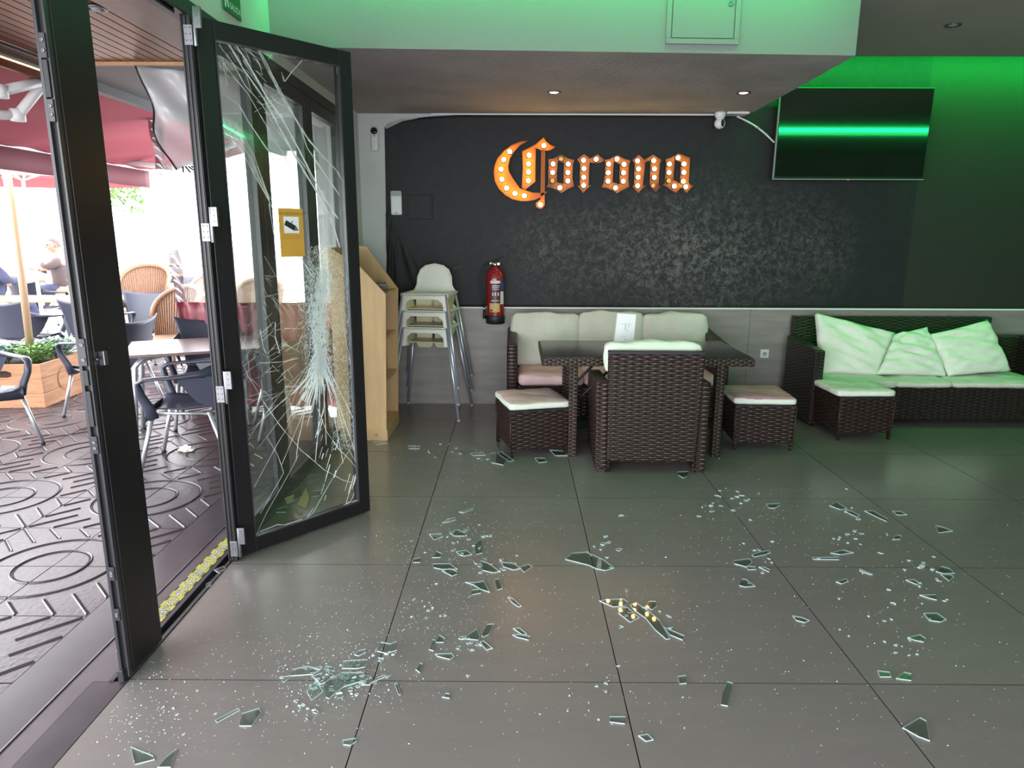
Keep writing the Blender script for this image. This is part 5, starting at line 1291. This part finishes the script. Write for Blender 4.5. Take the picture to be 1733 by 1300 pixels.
# ---- crumpled tissue on the paving
q = G(316, 763); ti = thing('crumpled_tissue', 'crumpled cream tissue on the terrace tiles by a chair leg', 'tissue', (q.x, q.y, .0))
b = NB(); bmesh.ops.create_icosphere(b, subdivisions=3, radius=.04); R = random.Random(2)
for v in b.verts:
    k = 1+R.uniform(-.28, .3); v.co = Vector((v.co.x*k*1.3, v.co.y*k, max(0, v.co.z*k*.6+.014)))
obj('paper', b, 'paper_tissue', ti)
# ---- people
def person(name_lb, loc, rz, shirt, jacket=None, hand=True, sc=1.0, glasses=True):
    r = thing('person', name_lb, 'person', loc, rz); r.scale = (sc, sc, sc)
    # seated, facing -Y locally; seat height .46
    bm = NB(); sk = bm.verts.layers.skin.verify(); V_ = {}
    def J(n_, p, rad, par=None):
        v = bm.verts.new(p); v[sk].radius = rad if isinstance(rad, tuple) else (rad, rad); V_[n_] = v
        if par: bm.edges.new((V_[par], v))
    J('pelvis', (0, 0, .54), (.16, .12)); V_['pelvis'][sk].use_root = True
    J('waist', (0, -.01, .70), (.145, .105), 'pelvis'); J('chest', (0, -.03, .90), (.17, .12), 'waist'); J('neckbase', (0, -.045, 1.06), (.09, .075), 'chest'); J('neck', (0, -.06, 1.13), (.052, .055), 'neckbase'); J('skull', (0, -.075, 1.20), (.055, .06), 'neck')
    for s, n_ in ((-1, 'l'), (1, 'r')):
        J('sh'+n_, (s*.18, -.03, 1.01), .062, 'chest')
        if hand and s == 1:
            J('el'+n_, (s*.20, -.32, .86), .045, 'sh'+n_); J('wr'+n_, (s*.09, -.27, 1.08), .03, 'el'+n_); J('ha'+n_, (s*.07, -.22, 1.14), .03, 'wr'+n_)
        else:
            J('el'+n_, (s*.25, -.16, .80), .045, 'sh'+n_); J('wr'+n_, (s*.12, -.36, .86), .03, 'el'+n_); J('ha'+n_, (s*.08, -.42, .87), .028, 'wr'+n_)
        J('hi'+n_, (s*.10, -.03, .52), .085, 'pelvis'); J('kn'+n_, (s*.13, -.46, .50), .06, 'hi'+n_); J('an'+n_, (s*.13, -.44, .08), .04, 'kn'+n_); J('to'+n_, (s*.13, -.60, .035), .035, 'an'+n_)
    me = bpy.data.meshes.new('body'); bm.to_mesh(me); bm.free()
    me.materials.append(M['skin'])
    o = bpy.data.objects.new('body', me); C.objects.link(o); o.parent = r
    o.modifiers.new('skin', 'SKIN'); ss = o.modifiers.new('sub', 'SUBSURF'); ss.levels = 2; ss.render_levels = 2
    # clothing shells follow torso and arms
    def cloth(nm, chain, mat):
        for nm2, pts, rad in chain:
            b = NB(); tube(b, pts, rad, 14); obj(nm2, b, mat, r, subsurf=1)
    sh = [('shirt_body', [(0, 0, .50), (0, -.01, .70), (0, -.03, .88), (0, -.035, .99), (0, -.045, 1.07)], [.19, .175, .19, .17, .085])]
    aR = [(.15, -.03, 1.03), (.20, -.12, .96), (.20, -.32, .86), (.13, -.285, .99)] if hand else [(.15, -.03, 1.03), (.25, -.12, .9), (.25, -.16, .80), (.14, -.34, .86)]
    aL = [(-.15, -.03, 1.03), (-.25, -.10, .9), (-.25, -.16, .80), (-.14, -.34, .86)]
    sh += [('sleeve', aR, [.075, .072, .062, .05]), ('sleeve', aL, [.075, .072, .062, .05])]
    cloth('shirt', sh, jacket or shirt)
    b = NB(); tube(b, [(0, -.135, .62), (0, -.175, .80), (0, -.18, .93), (0, -.12, 1.06)], [.07, .075, .07, .045], 10); obj('shirt_front', b, shirt, r, subsurf=1)
    for s in (-1, 1): b = NB(); tube(b, [(s*.08, 0, .54), (s*.13, -.44, .53), (s*.135, -.46, .46), (s*.13, -.43, .10)], [.10, .085, .08, .06], 12); obj('trouser_leg', b, 'navy', r, subsurf=1); b = NB(); tube(b, [(s*.13, -.38, .04), (s*.13, -.50, .04), (s*.13, -.64, .03)], [.045, .045, .03], 10); obj('shoe', b, 'rubber', r)
    # head with features
    hp = Vector((0, -.09, 1.245))
    b = NB(); bmesh.ops.create_uvsphere(b, u_segments=24, v_segments=18, radius=.1)
    for v in b.verts:
        x, y, z = v.co; z2 = z*1.28; k = 1 if z > 0 else 1-.28*(-z/.1)**1.3
        yy = y*1.05*k - (.012*math.exp(-((z+.01)/.03)**2-(x/.02)**2) if y < 0 else 0)*1.6
        yy += (.010*math.exp(-((z-.012)/.016)**2-((abs(x)-.034)/.02)**2) if y < 0 else 0) - (.006*math.exp(-((z+.052)/.012)**2-(x/.03)**2) if y < 0 else 0)
        v.co = Vector((x*.80*k, yy, z2))
    for f in b.faces: f.smooth = True
    obj('head', b, 'skin', r, loc=hp)
    b = NB(); tube(b, [(0, -.105, .005), (0, -.126, -.03), (0, -.112, -.038)], [.008, .014, .010], 8); obj('nose', b, 'skin', r, loc=hp)
    b = NB(); tube(b, [(-.025, -.092, -.068), (0, -.099, -.066), (.025, -.092, -.068)], [.003, .006, .003], 8); obj('mouth', b, 'label_maroon' if 'label_maroon' in M else 'brown_print', r, loc=hp)
    for s in (-1, 1):
        b = NB(); bmesh.ops.create_uvsphere(b, u_segments=10, v_segments=8, radius=.012); obj('eye', b, 'black_print', r, loc=hp+Vector((s*.032, -.088, .012)))
        b = NB(); tube(b, [(0, .01, -.03), (0, .022, 0), (0, .005, .032), (0, -.012, .02), (0, -.008, -.02)], .009, 8); obj('ear', b, 'skin', r, loc=hp+Vector((s*.082, .005, 0)))
    b = NB(); bmesh.ops.create_uvsphere(b, u_segments=22, v_segments=16, radius=.1)
    dl = [v for v in b.verts if v.co.z < (.045 if v.co.y < -.02 else -.035)]
    bmesh.ops.delete(b, geom=dl, context='VERTS')
    for v in b.verts: v.co = Vector((v.co.x*.86, v.co.y*1.08+.006, v.co.z*1.32))
    obj('hair', b, 'hair', r, loc=hp, solid=.006)
    if glasses:
        b = NB()
        for s in (-1, 1): tube(b, [(s*.034+.022*math.cos(t*PI/6), -.104, .012+.018*math.sin(t*PI/6)) for t in range(13)], .0025, 5); tube(b, [(s*.056, -.10, .016), (s*.082, .0, .016)], .0025, 5)
        tube(b, [(-.012, -.106, .014), (.012, -.106, .014)], .0025, 5); obj('glasses', b, 'black_print', r, loc=hp)
    # hands: palm, four fingers, thumb
    for s in (-1, 1):
        if hand and s == 1: wp, dr, up_ = Vector((.09, -.265, 1.085)), Vector((-.25, .25, .9)).normalized(), Vector((-1, 0, 0))
        else: wp, dr, up_ = Vector((s*.12, -.36, .865)), Vector((-s*.5, -.85, 0)).normalized(), Vector((-s*.85, .5, 0))
        sd_ = up_; b = NB(); tube(b, [wp, wp+dr*.045, wp+dr*.085], [.022, .034, .032], 10)
        for k in range(4):
            o_ = sd_*(.024-.016*k); L = (.065, .075, .07, .055)[k]; q0 = wp+dr*.075+o_; cur = dr.cross(sd_)*(.35)
            tube(b, [q0, q0+dr*L*.5, q0+(dr+cur*.6).normalized()*L*.85, q0+(dr+cur*1.2).normalized()*L], [.0095, .009, .008, .006], 6)
        q0 = wp+dr*.03+sd_*.028; tube(b, [q0, q0+sd_*.022+dr*.02, q0+sd_*.026+dr*.05], [.012, .011, .008], 6)
        obj('hand', b, 'skin', r)
    return r
q = at(100, 440, 1, 11.6)
person('person with glasses in pale shirt and brown jacket, hand at the cheek', (q.x+.02, 11.65, .14), DG(-52), 'shirt', 'jacket', True, 1.0)
q = at(-22, 462, 1, 9.9)
person('person in navy jacket cut off by the left frame edge', (q.x-.1, 10.0, 0), DG(150), 'navy', 'navy', False, 1.08, False)
# ---- far street furniture behind the terrace: planted tree
tr = thing('street_tree', 'sunlit tree far across the street', 'tree', (-12.2, 21.0, 0))
b = NB(); tube(b, [(0, 0, 0), (.1, 0, 1.2), (0, .1, 2.4)], [.12, .10, .07], 8); obj('trunk', b, 'crate', tr)
b = NB(); R = random.Random(11)
for k in range(900):
    a = R.uniform(0, 2*PI); rr_ = R.random()**.5*1.1; z = 2.9+R.gauss(0, .4)
    leafmesh(b, (rr_*math.cos(a), rr_*math.sin(a), z), (R.uniform(-1, 1), R.uniform(-1, 1), R.uniform(-.4, .8)), .22, .12, .02)
o = obj('foliage', b, 'leaf_green', tr); o['kind'] = 'stuff'
def board(x, y, w_, h_, z, lb, mt_):
    r = thing('notice_board', lb, 'board', (x, y, z)); b = NB(); box(b, (-w_/2, 0, 0), (w_/2, .04, h_)); obj('panel', b, mt_, r, bevel=.01)
    b = NB()
    for k in range(5): box(b, (-w_*.4, -.004, h_*(.15+.16*k)), (w_*(.1+.06*(k*7 % 5)), 0, h_*(.15+.16*k)+h_*.05))
    obj('printed_line', b, 'grey_print', r); b = NB(); box(b, (-.04, .01, -z), (.04, .05, 0)); obj('post', b, 'device_grey', r)
board(-9.6, 15.5, .75, .7, 1.25, 'pale street board beyond the far tables, left one', 'paper')
board(-8.55, 15.5, .8, .65, 1.3, 'pale street board beyond the far tables, right one', 'paper')
# ================================================================== BROKEN GLASS ON THE FLOOR
SR = random.Random(21)
def shard_obj(poly, z0, th, label, group=None, tilt=0, name='glass_shard'):
    """poly: outline on the floor (world x, y)"""
    cx = sum(p[0] for p in poly)/len(poly); cy = sum(p[1] for p in poly)/len(poly)
    pl_ = [(p[0]-cx, p[1]-cy) for p in poly]
    b = NB(); prism(b, pl_, 0, th, lambda x, y, h: Vector((x, y, h)), 0, (), 1)
    o = obj(name, b, ['shard', 'shard_edge']); o.location = (cx, cy, z0+.0005); o.rotation_euler = (tilt, tilt*.6, 0)
    if tilt: o.location.z = z0+.001+abs(tilt)*max(math.hypot(*p) for p in pl_)
    tag(o, label, 'glass shard', group)
    return o
def px_poly(pts): return [tuple(G(u, v).xy) for u, v in pts]
B4 = lambda x, y: (450+x/3.824, 780+y/3.824)       # crops used for tracing
B5 = lambda x, y: (880+x/3.939, 780+y/3.939)
B6 = lambda x, y: (1180+x/3.134, 780+y/3.134)
B7 = lambda x, y: (150+x/2.666, 1050+y/2.666)
B8 = lambda x, y: (800+x/1.857, 1050+y/1.857)
BP = lambda x, y: (460+x/7.221, 1080+y/7.221)
big = [
 (B5, [(300, 660), (350, 618), (440, 612), (480, 628), (560, 665), (630, 718), (570, 735), (510, 725), (460, 700), (380, 680)], 'largest boat-shaped shard on the tile joint before the armchair'),
 (B5, [(528, 938), (580, 928), (690, 925), (720, 945), (700, 972), (620, 978)], 'flat shard with a pointed left tip below the boat-shaped one'),
 (B5, [(650, 985), (715, 980), (795, 1050), (735, 1080), (655, 1020)], 'four-cornered shard mirroring the letter bulbs'),
 (B5, [(735, 965), (775, 950), (850, 1000), (930, 1065), (1000, 1190), (975, 1195), (900, 1130), (840, 1055), (760, 1000)], 'long curved blade of glass in the middle of the floor'),
 (B5, [(955, 1110), (1000, 1130), (1095, 1170), (1085, 1200), (1000, 1165)], 'shard touching the tip of the long curved blade'),
 (B5, [(830, 975), (860, 940), (905, 940), (915, 970), (880, 998)], 'five-sided shard right of the mirroring one'),
 (B5, [(1050, 75), (1125, 72), (1115, 105), (1090, 118), (1055, 98)], 'shard against the right foot of the armchair'),
 (B5, [(1640, 290), (1733, 286), (1733, 300), (1700, 318), (1660, 318)], 'lens-shaped dark green shard on the right of the joint'),
 (B5, [(1545, 630), (1590, 612), (1660, 600), (1672, 615), (1640, 628), (1560, 645)], 'green blade lying across the diagonal joint'),
 (B5, [(1425, 668), (1530, 655), (1548, 680), (1510, 712), (1430, 690)], 'upper shard of the small cluster at the diagonal joint'),
 (B5, [(1508, 705), (1570, 710), (1575, 728), (1520, 730)], 'small shard under the cluster at the diagonal joint'),
 (B5, [(1590, 712), (1630, 712), (1668, 730), (1660, 745)], 'sliver at the right end of the diagonal-joint cluster'),
 (B5, [(1460, 835), (1480, 790), (1510, 795), (1568, 840), (1500, 845)], 'triangular shard below the diagonal-joint cluster'),
 (B4, [(1390, 650), (1440, 665), (1515, 720), (1470, 728), (1400, 712)], 'dark pointed shard left of the orange reflection'),
 (B4, [(1080, 670), (1190, 668), (1240, 705), (1130, 705), (1085, 695)], 'flat shard lying on the tile joint, left cluster'),
 (B4, [(1140, 715), (1190, 700), (1238, 720), (1235, 738), (1205, 750)], 'shard overlapping the joint shard from below'),
 (B4, [(1230, 590), (1300, 582), (1335, 610), (1285, 620), (1255, 612)], 'four-sided shard above the left cluster'),
 (B4, [(1075, 630), (1105, 588), (1140, 605), (1130, 628)], 'small tent-shaped shard of the left cluster'),
 (B4, [(1058, 480), (1135, 472), (1148, 495), (1090, 515)], 'square shard high in the left cluster'),
 (B4, [(1190, 470), (1240, 448), (1290, 470), (1285, 490), (1220, 490)], 'rounded shard at the top of the left cluster'),
 (B4, [(1290, 790), (1360, 790), (1410, 780), (1450, 855), (1390, 835), (1340, 805)], 'triangular shard with a bright right edge'),
 (B4, [(1480, 770), (1510, 765), (1530, 830), (1495, 840)], 'upright narrow shard beside the bright-edged triangle'),
 (B4, [(1310, 890), (1335, 840), (1390, 832), (1392, 860), (1335, 870)], 'bent shard beneath the bright-edged triangle'),
 (B4, [(1565, 885), (1600, 895), (1655, 945), (1635, 950), (1590, 920)], 'slanting shard on the orange reflection'),
 (B4, [(1275, 1155), (1365, 1090), (1385, 1140), (1375, 1165)], 'dark triangle of the lower middle cluster'),
 (B4, [(1395, 1130), (1430, 1062), (1478, 1060), (1440, 1130), (1405, 1145)], 'upright four-sided piece of the lower middle cluster'),
 (B4, [(1385, 1175), (1410, 1170), (1468, 1218), (1425, 1228)], 'lowest piece of the lower middle cluster'),
 (B4, [(1100, 1180), (1120, 1130), (1160, 1155), (1150, 1180)], 'piece at the left of the lower middle cluster'),
 (B4, [(1095, 1255), (1200, 1250), (1218, 1270), (1190, 1290), (1110, 1270)], 'flat bar-shaped shard under the lower middle cluster'),
 (B4, [(1055, 1225), (1080, 1160), (1095, 1165), (1085, 1235)], 'narrow standing sliver left of the flat bar shard'),
 (B4, [(1600, 1090), (1640, 1085), (1690, 1125), (1660, 1130)], 'upper half of the paired shards right of centre cluster'),
 (B4, [(1595, 1130), (1650, 1128), (1712, 1140), (1700, 1165), (1620, 1145)], 'lower half of the paired shards right of centre cluster'),
 (B4, [(1140, 405), (1175, 380), (1225, 370), (1228, 385), (1180, 400)], 'yellowish-lit blade near the open door'),
 (B4, [(1250, 335), (1300, 318), (1345, 305), (1340, 318), (1280, 338)], 'thin green-lit blade beyond the open door corner'),
 (B4, [(950, 640), (1000, 628), (995, 660), (955, 662)], 'nearly clear square piece among the fine crumbs'),
 (B4, [(1520, 660), (1600, 665), (1650, 700), (1600, 710), (1540, 690)], 'shard right of the dark pointed one'),
 (B4, [(1640, 690), (1700, 672), (1725, 690), (1670, 725)], 'shard at the right end of the left cluster'),
 (B4, [(1350, 540), (1390, 510), (1400, 600), (1360, 610)], 'upright faint green piece above the left cluster'),
 (B6, [(700, 240), (740, 220), (795, 255), (760, 262)], 'dark green triangle on the right floor'),
 (B6, [(785, 262), (820, 268), (862, 292), (845, 300), (800, 280)], 'sliver trailing off the dark green triangle'),
 (B6, [(885, 268), (930, 265), (1010, 310), (1005, 325), (940, 295)], 'long dark-green dagger on the right floor'),
 (B6, [(1035, 268), (1080, 270), (1112, 288), (1060, 290)], 'pale blade right of the green dagger'),
 (B6, [(1263, 345), (1310, 355), (1355, 375), (1280, 385)], 'rightmost large triangle of dark green glass'),
 (B6, [(705, 492), (770, 475), (830, 490), (760, 500)], 'lens-shaped shard above the long stick of glass'),
 (B6, [(610, 515), (750, 513), (752, 527), (615, 525)], 'long straight stick of glass on the right floor'),
 (B6, [(735, 645), (790, 628), (802, 642), (765, 656)], 'narrow shard below the stick of glass'),
 (B6, [(1265, 590), (1295, 562), (1340, 575), (1365, 600), (1300, 600)], 'upper piece of the stacked pair at the far right'),
 (B6, [(1290, 605), (1340, 605), (1360, 618), (1335, 640)], 'lower piece of the stacked pair at the far right'),
 (B6, [(1105, 635), (1150, 632), (1182, 652), (1165, 660)], 'thin wedge left of the stacked pair'),
 (B6, [(1178, 715), (1265, 712), (1270, 742), (1230, 732)], 'flat wedge below the stacked pair'),
 (B6, [(1200, 812), (1270, 810), (1322, 845), (1290, 858), (1230, 850)], 'rounded shard near the right edge, with crumbs beside it'),
 (B6, [(505, 825), (560, 835), (595, 850), (570, 862), (525, 850)], 'shard beside the diagonal joint, right foreground'),
 (B6, [(1115, 940), (1180, 925), (1212, 945), (1200, 965), (1150, 955)], 'violet-tinged ragged shard in the right foreground'),
 (B6, [(1040, 405), (1065, 395), (1085, 402), (1075, 418), (1045, 420)], 'round pale piece on the right floor'),
 (B6, [(860, 575), (930, 605), (915, 607), (860, 585)], 'thin sliver below the lens-shaped shard on the right'),
 (B8, [(780, 268), (785, 230), (800, 195), (818, 200), (808, 240), (802, 272)], 'tall narrow green piece crossing the nearest joint'),
 (B8, [(645, 178), (670, 175), (672, 200), (650, 202)], 'square piece on the nearest joint'),
 (B8, [(1350, 340), (1405, 308), (1425, 318), (1437, 382), (1400, 368)], 'large shark-fin shard in the right foreground'),
 (B8, [(430, 305), (480, 305), (478, 328), (430, 322)], 'rectangular piece beside the steep joint, foreground'),
 (B8, [(520, 365), (550, 360), (568, 378), (545, 383)], 'oval piece right of the steep joint, foreground'),
 (B8, [(1272, 160), (1310, 165), (1315, 180), (1280, 180)], 'left piece of the pair on the nearest joint at right'),
 (B8, [(1330, 185), (1355, 165), (1378, 170), (1378, 192)], 'right piece of the pair on the nearest joint at right'),
 (B7, [(190, 575), (290, 615), (298, 632), (210, 655)], 'large dark triangle in the bottom left corner'),
 (B7, [(310, 667), (350, 620), (398, 582), (370, 667)], 'tall pointed shard at the bottom edge, left'),
 (B7, [(572, 455), (675, 400), (682, 408), (580, 465)], 'long straight rod of glass in the left foreground'),
 (B7, [(690, 425), (770, 400), (780, 420), (735, 480), (680, 480)], 'broad nearly clear piece beside the glass rod'),
 (B7, [(1145, 545), (1205, 535), (1208, 550), (1180, 568), (1150, 565)], 'chunky piece on the steep joint in the foreground'),
 (B7, [(1380, 290), (1392, 288), (1408, 338), (1400, 340)], 'slim V-shaped sliver right of the glass heap'),
 (B7, [(1595, 350), (1612, 332), (1628, 335), (1628, 355)], 'small triangle right of the V-shaped sliver'),
 (B7, [(1475, 225), (1495, 195), (1507, 200), (1495, 240)], 'narrow crumpled sliver below the middle cluster'),
 (BP, [(660, 745), (640, 560), (860, 440), (1130, 440), (1120, 540), (980, 580), (870, 620), (780, 690), (700, 760)], 'large sheet of glass reflecting daylight in the foreground heap'),
 (BP, [(860, 400), (870, 310), (980, 300), (1170, 290), (1140, 380), (1050, 400)], 'upper bright sheet of the foreground heap'),
 (BP, [(1010, 240), (1060, 190), (1150, 170), (1150, 210), (1060, 255)], 'small bright piece topping the foreground heap'),
 (BP, [(430, 700), (540, 570), (630, 700), (490, 810)], 'folded triangle at the front of the heap'),
 (BP, [(230, 520), (250, 440), (440, 400), (600, 440), (500, 500)], 'long dark piece at the left of the heap'),
 (BP, [(1090, 640), (1180, 560), (1200, 640)], 'dark green triangle at the right tip of the heap'),
 (BP, [(1200, 640), (1290, 560), (1390, 525), (1400, 545), (1290, 590)], 'thin bent strip at the right of the heap'),
 (BP, [(1290, 240), (1330, 130), (1450, 150), (1530, 120), (1530, 230), (1400, 270)], 'green piece at the upper right end of the heap'),
 (BP, [(500, 560), (620, 520), (650, 640), (600, 660)], 'dark piece wedged between the heap\'s sheet and triangle'),
 (BP, [(130, 620), (160, 580), (235, 560), (200, 610), (150, 650)], 'small pale piece at the far left of the heap'),
]
zc_ = 0
for k, (fn, pts, lb) in enumerate(big):
    pl_ = px_poly([fn(*p) for p in pts])
    if fn is BP: zc_ += .0032
    shard_obj(pl_, zc_ if fn is BP else 0, .0045, lb, tilt=0)
# shards by the stool and threshold
for pts, lb in ((((829, 768), (850, 765), (862, 775), (852, 788), (832, 784)), 'dark shard beside the left stool foot'), (((905, 776), (922, 776), (926, 782), (912, 784)), 'shard in front of the left wicker stool'),
                (((930, 762), (952, 764), (962, 772), (940, 772)), 'shard between left stool and table leg'), (((842, 768), (848, 766), (870, 780), (862, 782)), 'thin shard under the left stool corner'),
                (((362, 966), (378, 960), (382, 964), (372, 972)), 'shard lying in the door track near the hinge post'), (((348, 990), (356, 986), (358, 992), (350, 996)), 'small shard in the door track'),
                (((796, 768), (818, 766), (822, 771), (800, 772)), 'pale shard left of the wicker stool'), (((690, 755), (712, 756), (710, 760), (692, 760)), 'thin shard near the bookcase plinth'),
                (((630, 748), (652, 747), (656, 751), (636, 754)), 'sliver against the bookcase plinth')):
    shard_obj(px_poly(pts), .0005, .005, lb)
# wooden splinter and packing scraps seen through the door pane
for pts, lb, mt_ in ((((503, 856), (518, 827), (523, 844), (519, 861)), 'wood splinter on the floor behind the shattered door', 'cardboard'), (((482, 845), (498, 838), (496, 850), (486, 853)), 'cardboard scrap on the floor behind the shattered door', 'cardboard'), (((500, 862), (512, 870), (508, 872)), 'small wood chip behind the shattered door', 'cardboard')):
    pl_ = px_poly(pts); b = NB(); prism(b, pl_, .001, .008, lambda x, y, h: Vector((x, y, h))); tag(obj('wood_scrap', b, mt_), lb, 'wood scrap')
for pts, lb in ((((488, 838), (505, 826), (512, 840), (494, 850)), 'green-tinted sheet of glass behind the shattered door'), (((528, 832), (545, 830), (540, 840), (527, 842)), 'green shard on the floor seen through the door pane'), (((470, 862), (486, 858), (484, 868), (468, 868)), 'dark shard near the facade rail behind the door')):
    shard_obj(px_poly(pts), .0005, .005, lb)
# medium pieces in clusters: alike pieces of one cluster share a label
clusters = [  # u, v, su, sv, n, label, lo, hi px
 (565, 1150, 60, 24, 58, 'small clear piece in the glass heap in the left foreground', 5, 16),
 (510, 1200, 22, 12, 12, 'small clear piece just in front of the foreground heap', 5, 12),
 (640, 1110, 26, 12, 10, 'small piece at the upper right end of the foreground heap', 4, 10),
 (785, 920, 40, 22, 16, 'small piece in the cluster in front of the open door corner', 5, 13),
 (830, 960, 40, 14, 12, 'small piece in the joint-side cluster left of the orange glow', 5, 13),
 (720, 1030, 40, 30, 12, 'small piece on the crumb-strewn tile left of the orange glow', 4, 10),
 (800, 1090, 36, 16, 10, 'small piece in the lower middle cluster', 5, 12),
 (1020, 920, 30, 26, 12, 'small piece above the boat-shaped shard', 5, 14),
 (1080, 1040, 60, 26, 12, 'small piece around the long curved blade', 5, 12),
 (1230, 850, 55, 26, 20, 'small piece scattered to the right of the armchair foot', 4, 12),
 (1280, 950, 40, 30, 10, 'small piece near the diagonal joint cluster', 4, 10),
 (1440, 900, 60, 40, 18, 'small piece on the green-lit tile at the right', 4, 11),
 (1560, 980, 60, 40, 18, 'small piece on the far right tiles', 4, 12),
 (1480, 1080, 110, 60, 16, 'small piece in the right foreground', 4, 9),
 (1050, 1180, 180, 50, 14, 'small piece in the middle foreground', 4, 9),
 (760, 765, 60, 18, 12, 'small piece between bookcase and left stool', 4, 9),
 (320, 1200, 90, 40, 12, 'small piece on the left foreground tile', 4, 9),
]
def rnd_poly(u, v, s):
    n = SR.choice((3, 4, 4, 5)); a0 = SR.uniform(0, 2*PI); asp = SR.uniform(.3, .9); ro = SR.uniform(0, PI); out = []
    c0 = G(u, v); m_ = (G(u+1, v)-c0).length*s/2
    for k in range(n):
        a = a0+2*PI*k/n+SR.uniform(-.4, .4); x = math.cos(a)*m_*SR.uniform(.7, 1.1); y = math.sin(a)*m_*asp
        out.append((c0.x+x*math.cos(ro)-y*math.sin(ro), c0.y+x*math.sin(ro)+y*math.cos(ro)))
    return out
for u0, v0, su, sv, n, lb, lo, hi in clusters:
    for k in range(n):
        u = SR.gauss(u0, su*.6); v = SR.gauss(v0, sv*.6)
        v = min(max(v, 745), 1292); u = min(max(u, 215 if v > 1150 else 420), 1725)
        if v < 880 and u < 640: u = 645+SR.random()*20
        if v < 800: u = min(u, 825) if u0 < 900 else u
        if v < 812 and 1000 < u < 1200: v = 815
        shard_obj(rnd_poly(u, v, SR.uniform(lo, hi)), 0, SR.uniform(.003, .005), lb, lb.replace('small piece', 'small pieces').replace('small clear piece', 'small clear pieces'), tilt=SR.uniform(-.35, .35) if 'heap' in lb else SR.choice((0, 0, 0, SR.uniform(-.15, .15))))
# crumbs beyond counting
cb = NB()
def crumb(u, v, s):
    p = G(u, v)
    if p.x < -1.38 or p.x > 4.5 or p.y > 6.1 or p.y < 1.2: return
    if -.03 < p.x-.925+.4 < .83 and 4.44 < p.y < 5.1: return
    h = s*SR.uniform(.4, .9); a = SR.uniform(0, 2*PI)
    q = [cb.verts.new((p.x+s*math.cos(a+t)*SR.uniform(.5, 1), p.y+s*math.sin(a+t)*SR.uniform(.5, 1), .0003)) for t in (0, 2.1, 4.2)]
    t = cb.verts.new((p.x+SR.uniform(-.3, .3)*s, p.y+SR.uniform(-.3, .3)*s, h))
    for i in range(3): cb.faces.new((q[i], q[(i+1) % 3], t))
for u0, v0, su, sv, n, s in ((720, 1000, 90, 75, 1100, .0022), (560, 1140, 70, 38, 700, .0026), (780, 910, 60, 30, 420, .0026), (900, 980, 220, 90, 520, .0024), (1250, 870, 160, 60, 420, .0026), (1480, 930, 180, 80, 520, .0026),
                            (1100, 1150, 330, 80, 380, .0023), (400, 1130, 130, 80, 520, .0022), (760, 770, 70, 40, 240, .003), (1000, 1000, 400, 160, 800, .0022), (250, 1230, 60, 40, 240, .0024), (1560, 1150, 140, 80, 160, .0024), (240, 1130, 25, 30, 70, .003)):
    for k in range(int(n*.75)): crumb(SR.gauss(u0, su), SR.gauss(v0, sv), s*SR.uniform(.4, 1.6)*(1.5 if SR.random() < .04 else 1))
o = obj('glass_crumbs', cb, 'crumb'); tag(o, 'fine glass crumbs sprinkled over the floor tiles', 'glass crumbs', kind='stuff')
